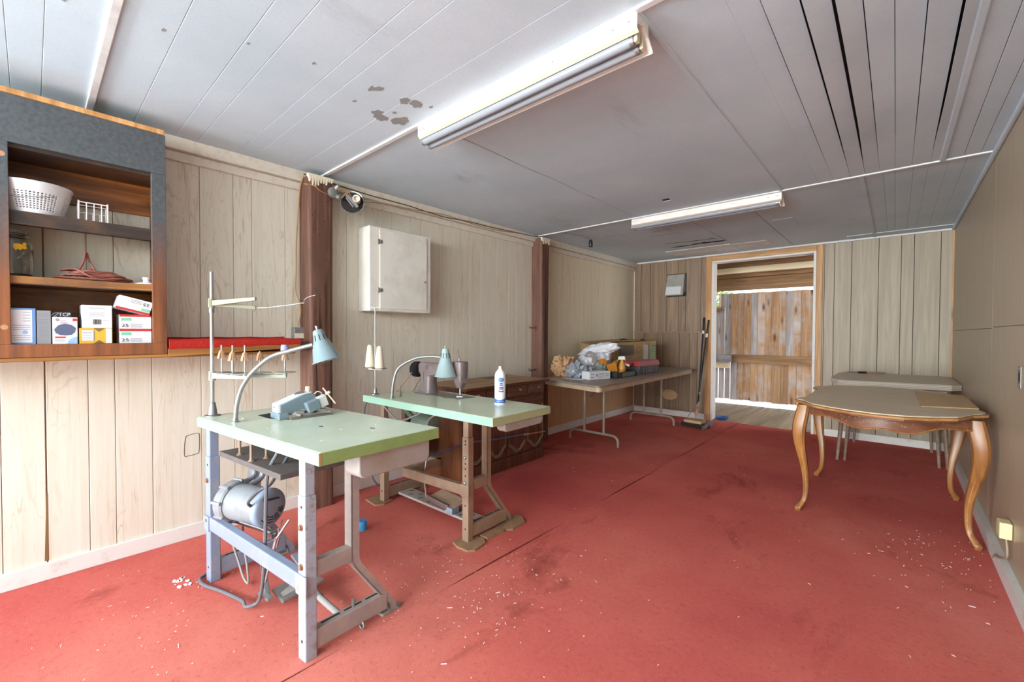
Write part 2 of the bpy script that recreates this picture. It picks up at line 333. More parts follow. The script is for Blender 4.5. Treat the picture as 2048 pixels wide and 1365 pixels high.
def spl(pts, k=6, closed=False):
    P = [V3(p) for p in pts]; n = len(P); out = []
    for i in range(n if closed else n-1):
        a = P[(i-1) % n] if closed or i > 0 else P[0]*2-P[1]
        b, c = P[i], P[(i+1) % n]
        d = P[(i+2) % n] if closed or i+2 < n else c*2-b
        for j in range(k):
            t = j/k
            out.append(.5*((2*b)+(c-a)*t+(2*a-5*b+4*c-d)*t*t+(3*b-a-3*c+d)*t**3))
    if not closed: out.append(P[-1])
    return out

ORG = {}
def org(o): return ORG.get(o.name, V3((0, 0, 0))) if o is not None else V3((0, 0, 0))

def mk(name, mb, mats, parent=None, origin=None, smooth=False, bevel=0, seg=2, label=None, solid=0, kind=None):
    me = bpy.data.meshes.new(name)
    o0 = V3(origin) if origin is not None else org(parent)
    me.from_pydata([p-o0 for p in mb.v], [], mb.f)
    mats = mats if isinstance(mats, (list, tuple)) else [mats]
    for m in mats: me.materials.append(MAT[m])
    if len(mats) > 1: me.polygons.foreach_set('material_index', mb.mi)
    bm = bmesh.new(); bm.from_mesh(me); bmesh.ops.recalc_face_normals(bm, faces=bm.faces); bm.to_mesh(me); bm.free()
    if smooth:
        me.polygons.foreach_set('use_smooth', [True]*len(me.polygons)); me.set_sharp_from_angle(angle=radians(38))
    ob = bpy.data.objects.new(name, me); COL.objects.link(ob)
    if parent is not None: ob.parent = parent
    else: ob.location = o0
    ORG[ob.name] = o0
    if solid:
        md = ob.modifiers.new('thickness', 'SOLIDIFY'); md.thickness = solid; md.offset = 0
    if bevel:
        md = ob.modifiers.new('soft_edges', 'BEVEL'); md.width = bevel; md.segments = seg; md.limit_method = 'ANGLE'; md.angle_limit = radians(40)
    if label: ob['label'] = label
    if kind: ob['kind'] = kind
    return ob

def thing(name, label, cat, loc, group=None):
    o = bpy.data.objects.new(name, None); o.empty_display_size = .1; COL.objects.link(o); o.location = loc; ORG[o.name] = V3(loc)
    o['label'] = label; o['category'] = cat
    if group: o['group'] = group
    return o

def solo(name, mb, mat, label, cat, group=None, **kw):
    xs = [p.x for p in mb.v]; ys = [p.y for p in mb.v]; zs = [p.z for p in mb.v]
    o = mk(name, mb, mat, None, ((min(xs)+max(xs))/2, (min(ys)+max(ys))/2, min(zs)), **kw)
    o['label'] = label; o['category'] = cat
    if group: o['group'] = group
    return o

def struct(name, mb, mat, **kw):
    o = mk(name, mb, mat, None, (0, 0, 0), **kw); o['kind'] = 'structure'; return o

def frame(o, x, y):
    """matrix with origin o, x axis x, y axis y (not forced orthogonal), z up = x cross y"""
    x = V3(x); y = V3(y); z = x.cross(y).normalized(); o = V3(o)
    return Matrix(((x.x, y.x, z.x, o.x), (x.y, y.y, z.y, o.y), (x.z, y.z, z.z, o.z), (0, 0, 0, 1)))

def text(body, size, mat, parent, loc, x=(0, 1, 0), y=(0, 0, 1), align='CENTER', name='lettering', ex=.0003, sx=1.0):
    c = bpy.data.curves.new(name, 'FONT'); c.body = body; c.size = size; c.extrude = ex; c.align_x = align; c.align_y = 'CENTER'; c.resolution_u = 3
    c.materials.append(MAT[mat]); o = bpy.data.objects.new(name, c); COL.objects.link(o); o.parent = parent
    M = frame(V3(loc)-org(parent), V3(x).normalized(), V3(y).normalized()) @ Matrix.Scale(sx, 4, (1, 0, 0))
    bpy.context.view_layer.update(); me = bpy.data.meshes.new_from_object(o.evaluated_get(bpy.context.evaluated_depsgraph_get()))
    bpy.data.objects.remove(o); me.transform(M); r = bpy.data.objects.new(name, me); COL.objects.link(r); r.parent = parent; ORG[r.name] = org(parent); return r

def copy_tree(src, loc, label=None, dz=0):
    def cp(o, par):
        c = o.copy(); COL.objects.link(c); c.parent = par; ORG[c.name] = V3(loc)
        for ch in [k for k in bpy.data.objects if k.parent == o]: cp(ch, c)
        return c
    c = cp(src, None); c.location = loc
    if label: c['label'] = label
    return c
# ================================================================== SETTING
XL, XR, YF, CZ, YB = -3.04, .43, 6.25, 2.285, -9.0
# ---- floor: two carpet widths meeting at a seam
fl = struct('floor', MB().box((XL-.1, YB, -.06), (XR+.1, YF+.07, -.012)), 'groove')
def carpet(x0, x1, y0, y1, seed):
    rnd = random.Random(seed); mb = MB(); nx, ny = 24, 70; vs = []; fs = []
    for j in range(ny+1):
        for i in range(nx+1):
            x = x0+(x1-x0)*i/nx; y = y0+(y1-y0)*j/ny
            z = 0
            if x1 < -1:   # a long ripple in the strip by the left wall and a lifted edge along the seam
                z += .012*math.exp(-((x+2.62+.04*sin(y*3))/.07)**2)*(1 if y < .75 else math.exp(-((y-.75)/.3)**2))
            e = min(abs(x+1.545), .12)
            z += .009*math.exp(-(e/.022)**2)*(.55+.45*sin(y*4.3+seed))
            vs.append((x, y, z))
    for j in range(ny):
        for i in range(nx):
            a = j*(nx+1)+i; fs.append((a, a+1, a+nx+2, a+nx+1))
    mb.add(vs, fs); mb.box((x0, y0, -.012), (x1, y1, -.002)); return mb
mk('carpet', carpet(XL+.0, -1.5475, -.6, YF+.06, 1), 'carpet', fl, smooth=True)
mk('carpet', carpet(-1.5425, XR, -.6, YF+.06, 3), 'carpet', fl, smooth=True)
mk('unseen_slab', MB().box((XL, YB, -.012), (XR, -.602, -.003)), 'unseen_floor', fl)  # unseen grey floor, put in to keep red bounce off the ceiling

# ---- left wall: grooved sheet boards, two finer sheets beyond the second post
wl_ = struct('wall_left', MB().box((XL-.12, YB, 0), (XL-.006, YF, CZ+.1)), 'groove')
g = [-.099, .042, .188, .288, .438, .662, .832, .934, 1.133, 1.30, 1.559, 1.713, 1.943, 2.124, 2.229, 2.425, 2.57, 2.68, 2.786, 2.942, 3.168, 3.346, 3.466, 3.591, 3.80]
gl = [YB]+[YB+.2*i for i in range(1, 44)]+[-.25]+g
for a, b in zip(gl[:-1], gl[1:]):
    a2, b2 = a+.0011, b-.0011
    if abs(b-.042) < 1e-4: b2 -= .003
    mk('plank', MB().box((XL-.007, a2, 0), (XL, b2, CZ)), 'cream', wl_, bevel=.0015, seg=1)
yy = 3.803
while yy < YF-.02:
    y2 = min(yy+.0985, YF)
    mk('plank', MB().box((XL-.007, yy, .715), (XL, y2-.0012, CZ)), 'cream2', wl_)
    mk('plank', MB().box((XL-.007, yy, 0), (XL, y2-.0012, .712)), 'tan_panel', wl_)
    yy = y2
# scribed outlet outline and a cracked joint low on the wall
mk('cutout_outline', MB().tube(spl([(XL, .578, .49), (XL, .584, .585), (XL, .60, .60), (XL, .64, .605), (XL, .650, .59), (XL, .648, .50), (XL, .635, .485), (XL, .595, .48)], 5, True), .0016, 5, True), 'void', wl_)
mk('crack', MB().hexa([(XL-.003, .034, .09), (XL+.0008, .030, .09), (XL+.0008, .044, .09), (XL-.003, .046, .09), (XL-.003, .040, .42), (XL+.0008, .039, .42), (XL+.0008, .043, .42), (XL-.003, .043, .42)]), 'printbrown', wl_)

# ---- far wall with the doorway
DX0, DX1, DZ = -1.886, -.717, 2.185
wf = MB(); wf.box((XL-.1, YF+.006, 0), (DX0-.0, YF+.1, CZ+.1)); wf.box((DX1, YF+.006, 0), (XR+.1, YF+.1, CZ+.1)); wf.box((DX0, YF+.006, DZ+.02), (DX1, YF+.1, CZ+.1))
wf_ = struct('wall_far', wf, 'void')
up = [XL, -2.931, -2.779, -2.533, -2.356, -2.253, -2.042, DX0]; lo = [XL, -2.871, -2.582, -2.337, -2.188, -2.085, DX0]; rt = [DX1, -.64, -.545, -.388, -.153, .032, .134, .334, XR]
for l, z0, z1, m in ((up, 1.228, CZ, 'brownpanel'), (lo, 0, 1.21, 'brownpanel'), (rt, 0, CZ, 'greypanel')):
    for a, b in zip(l[:-1], l[1:]): mk('plank', MB().box((a+.0022, YF, z0), (b-.0022, YF+.007, z1)), m, wf_, bevel=.0012, seg=1)
hole = MB().prism([(.115*cos(t*pi/12)*(1+.05*sin(3*t)), .075*sin(t*pi/12)*(1+.05*cos(2*t))) for t in range(24)], 0, .002)
hole.v = [V3((-2.47+p.x, YF-.001-p.z, .30+p.y)) for p in hole.v]
mk('bare_patch', hole, 'leaf', wf_)
struct('trim_1', MB().box((XL, YF-.012, 1.209), (-1.975, YF, 1.23)), 'brownpanel', bevel=.003)

# ---- right wall: big smooth sheets with seams
wr = struct('wall_right', MB().box((XR+.006, YB, 0), (XR+.12, YF+.1, CZ+.1)), 'groove')
for y0, y1, z0, z1 in ((YB, 1.4, 0, CZ), (1.403, 3.838, 0, 1.244), (1.403, 3.838, 1.247, CZ), (3.841, YF, 0, 1.238), (3.841, YF, 1.241, CZ)):
    mk('panel', MB().box((XR, y0, z0), (XR+.007, y1, z1)), 'rightpanel', wr)
# ---- end wall behind the photographer: a wide opening
we = MB(); we.box((XL-.1, YB-.1, 2.2), (XR+.1, YB, CZ+.1)); we.box((XL-.1, YB-.1, 0), (XL+.12, YB, 2.2)); we.box((XR-.2, YB-.1, 0), (XR+.1, YB, 2.2))
struct('wall_back', we, 'cream')

# ---- made-up side windows behind the photographer, out of view, framing the fill lamps
for i_, x_, s_ in ((2, XL, 1), (3, XR, -1)):
    w_ = bpy.data.objects.new('window_%d' % i_, None); COL.objects.link(w_); w_.location = (x_, -2, 1.4); ORG[w_.name] = V3((x_, -2, 1.4)); w_['kind'] = 'structure'
    m = MB()
    for a, b, c, d in ((-2.98, -2.9, .8, 2.0), (-1.1, -1.02, .8, 2.0), (-2.9, -1.1, .8, .86), (-2.9, -1.1, 1.94, 2.0)): m.box((min(x_, x_+.02*s_), a, c), (max(x_, x_+.02*s_), b, d))
    mk('frame', m, 'white_trim', w_); mk('pane', MB().box((min(x_, x_+.006*s_), -2.9, .86), (max(x_, x_+.006*s_), -1.1, 1.94)), 'windowpane', w_)

# ---- baseboards
def base(name, a, b, m='white_trim'): return struct(name, MB().box(a, b), m, bevel=.004)
base('baseboard_left', (XL, YB, 0), (XL+.016, 6.25, .084))
base('baseboard_far', (XL+.016, YF-.016, 0), (-1.975, YF, .082)); base('baseboard_far', (-.652, YF-.016, 0), (XR-.016, YF, .082))
bl = MB()
for i in range(12):     # the right-hand board bows a little
    y0, y1 = 1.0+i*.4375, 1.0+(i+1)*.4375
    f = lambda y: XR-.016-.012*sin((y-1)/5.25*pi)
    bl.hexa([(f(y0), y0, 0), (XR, y0, 0), (XR, y1, 0), (f(y1), y1, 0), (f(y0), y0, .082), (XR, y0, .082), (XR, y1, .082), (f(y1), y1, .082)])
struct('baseboard_right', bl, 'white_trim')

# ---- ceiling
ce = struct('ceiling', MB().box((XL-.1, YB, CZ+.045), (XR+.1, YF+.1, CZ+.09)), 'void')
def cbox(nm, x0, x1, y0, y1, m='ceil', dz=0): return mk(nm, MB().box((x0, y0, CZ+dz), (x1, y1, CZ+.012+dz)), m, ce, bevel=.0018, seg=1)
bay1 = [YB, -8.4, -7.8, -7.2, -6.6, -6.1, -5.6, -5, -4.5, -4.2, -3.9, -3.6, -3.3, -3.0, -2.7, -2.4, -2.15, -1.9, -1.6, -1.3, -1.1, -.8, -.55, -.38, -.2, -.05, .042, .2, .365, .543, .642, .843, .93, 1.178, 1.36]
for a, b in zip(bay1[:-1], bay1[1:]): cbox('plank', XL, XR, a+.0002, b-.0002)
for a, b in ((XL, -1.823), (-1.817, -.665)):
    if a == XL: cbox('panel', a, b, 1.362, 3.785)
    else:      # the sheet with a small square hole
        hx0, hx1, hy0, hy1 = -1.437, -1.377, 3.415, 3.475
        m = MB()
        for q in ((a, b, 1.362, hy0), (a, b, hy1, 3.785), (a, hx0, hy0, hy1), (hx1, b, hy0, hy1)): m.box((q[0], q[2], CZ), (q[1], q[3], CZ+.012))
        mk('panel', m, 'ceil', ce); mk('hole_shade_plate', MB().box((hx0-.01, hy0-.01, CZ+.003), (hx1+.01, hy1+.01, CZ+.005)), 'void', ce)  # dark plate added in the hole, its shade put into the colour
# sagging, gapping boards on the right of the middle bay
xs = [-.655, -.6, -.51, -.43, -.346, -.25, -.172, -.097, -.02, .06, .145, .192]
rs = random.Random(5)
sagL = [0, .004, .008, .010, .016, .022, .026, .010, .006, .008, .016, .004]
for k, (a, b) in enumerate(zip(xs[:-1], xs[1:])):
    vs = []; fs = []; n = 28
    for j in range(n+1):
        y = 1.362+(3.785-1.362)*j/n; t = (y-1.362)/2.42
        env = max(0, min(1, (1-t)*2.2))*min(1, .45+t*2)
        env = env*env*(3-2*env)
        d0 = .001+sagL[k]*env; d1 = .0005+.18*sagL[k]*env
        ga = .0006+.013*env*(sagL[k]/.026)**1.6
        for x, d in ((a+ga, d0), (b-.0004, d1)):
            vs += [(x, y, CZ-d), (x, y, CZ-d+.006)]
    for j in range(n):
        o = j*4; p = o+4
        fs += [(o, p, p+2, o+2), (o+1, o+3, p+3, p+1), (o, o+1, p+1, p), (o+2, p+2, p+3, o+3)]
    fs += [(0, 2, 3, 1), (n*4, n*4+1, n*4+3, n*4+2)]
    mk('plank', MB().add(vs, fs), 'ceil', ce, smooth=True)
for a, b in ((.205, .29), (.29, .36), (.36, XR)): cbox('plank', a+.001, b-.001, 1.362, 3.785, dz=-.001)
# far bay
for a, b in ((XL, -2.272), (-2.268, -1.49), (-1.484, -.953), (-.948, -.195)): cbox('panel', a, b, 3.79, YF)
xs3 = [-.187, -.08, -.02, .07, .14, .23, .31, XR]
for a, b in zip(xs3[:-1], xs3[1:]): cbox('plank', a+.0003, b-.0003, 3.79, YF)
cbox('patch_board', -2.3, -1.50, 5.62, 5.97, 'ceil_white', -.006); cbox('patch_board', -1.495, -1.13, 5.66, 5.96, 'ceil_white', -.004)
cbox('patch_board', -.42, XR-.02, 6.02, 6.2, 'ceil', -.006); cbox('patch_board', -.90, -.73, 4.72, 5.12, 'ceil', -.003)
def tear(pts, w):
    m = MB(); vs = []; 
    for i, (x, y) in enumerate(pts):
        k = w*(.4+.8*abs(sin(i*2.3))) if 0 < i < len(pts)-1 else w*.1
        vs += [(x, y-k, CZ-.0012), (x, y+k, CZ-.0012), (x, y-k, CZ+.001), (x, y+k, CZ+.001)]
    fs = []
    for i in range(len(pts)-1):
        o = i*4; p = o+4; fs += [(o, o+1, p+1, p), (o, p, p+2, o+2), (o+1, o+3, p+3, p+1)]
    return m.add(vs, fs)
rt_ = random.Random(3)
mk('torn_edge', tear([(-2.13+i*.06, 5.40+rt_.uniform(-.02, .02)-.004*i) for i in range(12)], .022), 'void', ce)
mk('torn_edge', tear([(-2.12+i*.06, 5.12+rt_.uniform(-.02, .02)+.008*i) for i in range(11)], .008), 'void', ce)
mk('torn_edge', tear([(-1.78+i*.035, 5.36+rt_.uniform(-.015, .015)) for i in range(9)], .03), 'void', ce)
for x0, y0, x1 in ((-1.95, 4.42, -1.75), (-2.45, 4.3, -2.33), (-2.1, 4.62, -1.7)):
    mk('torn_edge', tear([(x0+(x1-x0)*i/8, y0+rt_.uniform(-.012, .012)+.02*i/8) for i in range(9)], .006), 'chipgrey', ce)
# cracked seam in the middle bay and bare flaked spots
mk('seam_crack', tear([(-1.82+.01*sin(i), 1.62+i*.11) for i in range(14)], .003), 'chipgrey', ce)
ch = MB(); rc = random.Random(11)
for cx, cy, s in ((-1.744, 1.03, .05), (-1.903, 1.016, .028), (-1.932, 1.174, .075), (-1.91, 1.26, .085), (-1.735, 1.18, .05), (-1.72, 1.23, .06), (-1.679, 1.289, .03), (-1.772, .774, .02), (-1.86, 1.2, .03), (-1.98, .33, .02), (-1.83, .55, .016), (-2.05, .08, .022)):
    for q in range(3 if s > .04 else 1):
        ox, oy = rc.uniform(-.3, .3)*s, rc.uniform(-.4, .4)*s; k = 11
        ch.prism([(cx+ox+s*.62*cos(2*pi*i/k)*rc.uniform(.45, 1), cy+oy+s*.42*sin(2*pi*i/k)*rc.uniform(.4, 1)) for i in range(k)], CZ-.0006-.0001*len(ch.f)/40, CZ+.001)
mk('flaked_paint', ch, 'chipgrey', ce, kind='stuff')
# battens
struct('trim_2', MB().box((XL, 1.347, CZ-.009), (XR, 1.375, CZ+.004)), 'ceil_white', bevel=.003)
struct('trim_3', MB().box((XL, 3.774, CZ-.009), (XR, 3.802, CZ+.004)), 'ceil_white', bevel=.003)
struct('trim_4', MB().box((XL, .186, CZ-.009), (XR, .214, CZ+.004)), 'ceil_white', bevel=.003)
struct('trim_5', MB().box((-.674, 1.375, CZ-.007), (-.652, 3.774, CZ+.004)), 'ceil', bevel=.003)
struct('trim_6', MB().box((.186, 1.375, CZ-.011), (.214, 3.774, CZ+.004)), 'ceil', bevel=.005)
struct('trim_7', MB().box((-.205, 3.802, CZ-.008), (-.178, YF, CZ+.004)), 'ceil', bevel=.003)
# crown boards on the left wall, bead along far and right wall tops
struct('trim_8', MB().box((XL, .47, 2.214), (-2.992, YF, CZ)), 'chalk_trim', bevel=.004)
struct('trim_9', MB().box((XL, .47, 2.160), (-3.022, YF, 2.213)), 'chalk_trim', bevel=.006)
struct('trim_10', MB().box((-2.99, YF-.02, CZ-.022), (XR, YF, CZ)), 'ceil_white', bevel=.005)
struct('trim_11', MB().box((XR-.024, YB, CZ-.024), (XR, YF-.02, CZ)), 'ceil', bevel=.008)
struct('trim_12', MB().box((XL, YF-.012, .084), (XL+.012, YF, 2.16)), 'chalk_trim')
struct('trim_13', MB().box((XR-.012, YF-.014, .082), (XR, YF, CZ-.02)), 'pine')

# ---- doorway casing and jambs
dr = bpy.data.objects.new('door_1', None); COL.objects.link(dr); dr.location = (-1.3, YF, 0); ORG[dr.name] = V3((-1.3, YF, 0)); dr['kind'] = 'structure'
mk('casing', MB().box((-1.972, YF-.022, 0), (-1.892, YF, 2.262)), 'pine', dr, bevel=.004)
mk('casing', MB().box((-.716, YF-.022, 0), (-.654, YF, 2.262)), 'pine', dr, bevel=.004)
mk('casing', MB().box((-1.892, YF-.022, 2.192), (-.716, YF, 2.262)), 'pine_x', dr, bevel=.004)
mk('jamb', MB().box((-1.892, YF-.026, 0), (-1.868, YF+.12, 2.192)), 'white_trim', dr, bevel=.003)
mk('jamb', MB().box((-.744, YF-.026, 0), (-.716, YF+.12, 2.192)), 'white_trim', dr, bevel=.003)
mk('jamb', MB().box((-1.868, YF-.026, 2.168), (-.744, YF+.12, 2.192)), 'white_trim', dr, bevel=.003)

# ---- porch beyond the doorway
pf = struct('floor_porch', MB().box((-4.2, YF+.06, -.07), (1.2, 8.02, -.02)), 'groove')
px = [-4.2, -3.95, -3.7, -3.45, -3.2, -2.98, -2.75, -2.55, -2.35, -2.16, -1.985, -1.765, -1.597, -1.385, -1.172, -.96, -.75, -.52, -.3, -.05, .2, .45, .7, .95, 1.2]
for a, b in zip(px[:-1], px[1:]):
    mk('plank', MB().box((a+.002, YF+.062, -.02), (b-.003, 8.02, -.003-.003*(int(a*100) % 2))), 'porch_floor', pf, bevel=.003, seg=1)
YP = 8.1
wp = struct('wall_porch', MB().box((-4.2, YP+.032, 1.96), (1.2, YP+.07, 2.36)), 'beam_brown')
ju = [-4.0, -3.8, -3.6, -3.4, -3.2, -3.0, -2.8, -2.62, -2.53, -2.439, -2.342, -2.238, -2.137, -2.032, -1.933, -1.83, -1.728, -1.62, -1.524, -1.419, -1.322, -1.22, -1.117, -1.019, -.93, -.83, -.73, -.6, -.45, -.3, -.1, .1, .3, .5, .8, 1.2]
for k, (a, b) in enumerate(zip(ju[:-1], ju[1:])):
    left = b < -2.1
    gp = .0035 if left and k % 2 == 0 else (.0015 if left else .0008)
    top = 1.897+.004*sin(k*2.1)
    if -2.62 <= a < -2.35: top = 1.60          # the little window sits above these boards
    y = YP+.006*(k % 2)
    grey = left or (k % 5 == 0)
    mk('plank', MB().box((a+gp, y, .72), (b-gp, y+.02, top)), 'fence_grey' if grey else 'fence', wp, bevel=.002, seg=1)
jl = [-4.0, -3.6, -3.3, -3.0, -2.8, -2.6, -2.43, -2.336, -2.237, -2.141, -2.036, -1.936, -1.828, -1.724, -1.63, -1.512, -1.382, -1.276, -1.171, -1.07, -.97, -.85, -.7, -.55, -.4, -.2, 0, .3, .6, 1.2]
for k, (a, b) in enumerate(zip(jl[:-1], jl[1:])):
    gp = .007 if b < -2.1 else .001
    mk('plank', MB().box((a+gp, YP+.005*(k % 2), .055+.006*(k % 3)), (b-gp, YP+.02+.005*(k % 2), .735)), 'fence_grey' if b < -2.03 else 'fence', wp, bevel=.002, seg=1)
mk('rail', MB().box((-2.10, YP-.05, .705), (1.2, YP, .845)), 'beam_brown', wp, bevel=.004)
mk('rail', MB().box((-4.0, YP-.14, .71), (-2.105, YP, .825)), 'grey_rail', wp, bevel=.006)
mk('rail_block', MB().box((-2.6, YP-.06, .60), (-2.15, YP-.001, .709)), 'beam_cream', wp, bevel=.004)
mk('beam', MB().box((-4.2, YP-.05, 1.945), (1.2, YP+.03, 2.15)), 'beam_brown', wp, bevel=.004)
mk('beam', MB().box((-4.2, YP-.09, 2.155), (1.2, YP+.03, 2.36)), 'beam_brown', wp, bevel=.004)
cp = struct('ceiling_porch', MB().box((-4.2, YF+.1, 2.5), (1.2, YP+.1, 2.54)), 'beam_brown')
mk('beam', MB().box((-4.2, 7.46, 2.165), (1.2, 7.54, 2.25)), 'beam_cream', cp, bevel=.003)
mk('beam', MB().box((-4.2, 7.47, 2.252), (1.2, 7.53, 2.5)), 'beam_brown', cp)
mk('beam', MB().box((-4.2, 6.9, 2.33), (1.2, 6.95, 2.5)), 'beam_brown', cp)
struct('wall_porch_left', MB().box((-4.25, YF+.1, 0), (-4.2, YP+.1, 2.5)), 'fence')
# little window at the left of the porch wall
wd = bpy.data.objects.new('window_1', None); COL.objects.link(wd); wd.location = (-2.45, YP, 1.6); ORG[wd.name] = V3((-2.45, YP, 1.6)); wd['kind'] = 'structure'
f = MB(); f.box((-2.62, YP-.03, 1.66), (-2.30, YP+.03, 1.69)); f.box((-2.62, YP-.03, 1.88), (-2.30, YP+.03, 1.90)); f.box((-2.62, YP-.03, 1.69), (-2.60, YP+.03, 1.88)); f.box((-2.33, YP-.03, 1.69), (-2.30, YP+.03, 1.88))
mk('frame', f, 'beam_cream', wd); mk('pane', MB().box((-2.60, YP, 1.69), (-2.33, YP+.004, 1.88)), 'glasspane', wd)
mk('sill_block', MB().box((-2.62, YP-.09, 1.60), (-2.30, YP+.03, 1.659)), 'beam_brown', wd)
# outside: pale ground and a leafy bush glimpsed through the openings
struct('ground', MB().box((-14, -16, -.2), (14, 24, -.12)), 'ground')
bush = MB(); rb = random.Random(4)
for i in range(900):
    c = V3((rb.uniform(-4.3, -2.7), rb.uniform(10.2, 11.4), rb.uniform(1.7, 3.6))); s = rb.uniform(.05, .12)
    a = V3((rb.uniform(-1, 1), rb.uniform(-1, 1), rb.uniform(-1, 1))).normalized(); b_ = a.orthogonal().normalized()
    bush.add([c-a*s, c+b_*s*.45, c+a*s, c-b_*s*.45], [(0, 1, 2, 3)])
bt = thing('bush', 'leafy green bush outside beyond the board wall of the porch', 'bush', (-3.4, 10.8, -.12))
mk('foliage', bush, 'leafgreen', bt, kind='stuff')
mk('stem', MB().tube([(-3.4, 10.8, -.12), (-3.45, 10.85, 1), (-3.3, 10.8, 2.4)], [.05, .04, .02], 8), 'post', bt)
# ================================================================== OBJECTS
X1, Y1, Z1 = V3((1, 0, 0)), V3((0, 1, 0)), V3((0, 0, 1))
# ---- timber posts
def post(y0, y1, xf, label, seed):
    rnd = random.Random(seed); t = thing('timber_post', label, 'post', (-2.97, (y0+y1)/2, 0)); mb = MB()
    r = .028; prof = [(XL+.001, y0)]
    for i in range(6): a = pi/2*i/5; prof.append((xf-r+r*sin(a), y0+r-r*cos(a)))
    for i in range(6): a = pi/2*i/5; prof.append((xf-r+r*cos(a), y1-r+r*sin(a)))
    prof.append((XL+.001, y1)); n = len(prof); vs = []; fs = []; m = 40; top = 2.238
    for j in range(m+1):
        z = top*j/m
        for k, (x, y) in enumerate(prof):
            w = 0 if k in (0, n-1) else rnd.uniform(-.0008, .0008)+.003*sin(z*2.2+k*.9)
            vs.append((x+w, y+w*.6*(1 if k > n/2 else -1), z+(rnd.uniform(-.02, .012) if j == m else 0)))
    for j in range(m):
        for k in range(n): fs.append((j*n+k, j*n+(k+1) % n, (j+1)*n+(k+1) % n, (j+1)*n+k))
    fs.append(tuple(m*n+k for k in range(n))); mb.add(vs, fs)
    mk('post_body', mb, 'post', t, smooth=True)
    dr_ = MB()
    for k in range(9):
        y = y0+.012+(y1-y0-.024)*k/8; l = rnd.uniform(.012, .06); x = xf+.001
        dr_.hexa([(x-.02, y-.007, 2.235-l), (x+.003, y-.003, 2.235-l), (x+.003, y+.003, 2.235-l), (x-.02, y+.007, 2.235-l), (x-.03, y-.012, 2.25), (x+.004, y-.011, 2.25), (x+.004, y+.011, 2.25), (x-.03, y+.012, 2.25)])
    mk('paint_drip', dr_, 'thread', t)
    ck = MB()
    for k in range(5):
        y = rnd.uniform(y0+.03, y1-.03); z = rnd.uniform(.2, 1.3); l = rnd.uniform(.3, .8)
        ck.tube([(xf+.0035, y, z), (xf+.0045, y+.006, z+l*.5), (xf+.0035, y+.002, z+l)], [.001, .0028, .001], 5)
    mk('check_crack', ck, 'void', t)
    nh = MB()
    for k in range(26): yh, z = rnd.uniform(y0+.02, y1-.02), rnd.uniform(.9, 2.1); nh.cyl((xf-.002, yh, z), (xf+.0045, yh, z), .0035, 6)
    mk('nail_hole', nh, 'void', t, kind='stuff')
    return t
p1 = post(1.225, 1.395, -2.9, 'wide reddish-brown timber post beside the grey outlet box, carrying the old lamp socket', 2)
p2 = post(3.727, 3.872, -2.9, 'narrow dark timber post with two hooks, past the white wall box', 9)
for z in (1.258, .797): mk('hook', MB().tube(spl([(-2.97, 3.722, z), (-2.955, 3.66, z+.002), (-2.945, 3.585, z-.002), (-2.943, 3.575, z+.02)], 4), .008, 6), 'dullsteel', p2, smooth=True)

# ---- open wall cabinet, upper left
xf = -2.77
cb = thing('wall_cabinet', 'open soot-darkened wooden wall cabinet with two shelves, over the red ledge', 'cabinet', (-2.9, .0, 1.085))
f = MB(); f.box((xf-.02, -.75, 1.99), (xf, .462, 2.19)); f.box((xf-.02, .405, 1.142), (xf, .462, 1.99)); f.box((xf-.02, -.2, 1.142), (xf, -.057, 1.99)); f.box((xf-.02, -.75, 1.085), (xf, .462, 1.142))
mk('face_frame', f, 'soot', cb, bevel=.002)
mk('trim_strip', MB().box((xf-.025, -.75, 2.19), (xf+.006, .458, 2.214)), 'pine', cb, bevel=.003)
mk('side_panel', MB().box((XL, .437, 1.085), (xf-.02, .462, 2.19)), 'shelfedge', cb)
mk('side_panel', MB().box((XL, -.2, 1.085), (xf-.02, -.18, 2.19)), 'shelfwood', cb)
mk('door', MB().box((xf-.02, -.75, 1.142), (xf, -.203, 1.99)), 'soot', cb)
mk('top_panel', MB().box((XL, -.18, 1.975), (xf-.02, .437, 1.993)), 'shelfdark', cb)
mk('bottom_panel', MB().box((XL, -.18, 1.12), (xf-.02, .437, 1.142)), 'shelfwood', cb)
mk('back_panel', MB().box((XL, -.18, 1.822), (XL+.02, .437, 1.975)), 'shelfwood', cb); mk('back_panel', MB().box((XL, -.18, 1.142), (XL+.02, .437, 1.405)), 'shelfwood', cb)
sh = mk('shelf', MB().box((XL, -.18, 1.69), (xf-.022, .437, 1.713)), 'shelfdark', cb); mk('shelf_lip', MB().box((xf-.04, -.18, 1.655), (xf-.021, .437, 1.7125)), 'shelfdark', sh, bevel=.003)
sh = mk('shelf', MB().box((XL, -.18, 1.40), (xf-.022, .437, 1.432)), 'shelfdark', cb); mk('shelf_lip', MB().box((xf-.03, -.18, 1.403), (xf-.0205, .437, 1.436)), 'shelfedge', sh, bevel=.003)
for z in (1.215, 1.935): mk('hinge_mark', MB().lathe([(.011, 0), (.011, .0012)], (xf-.0004, -.075, z), (1, 0, 0), 12), 'peach', cb, label='pale bare-wood hinge mark')
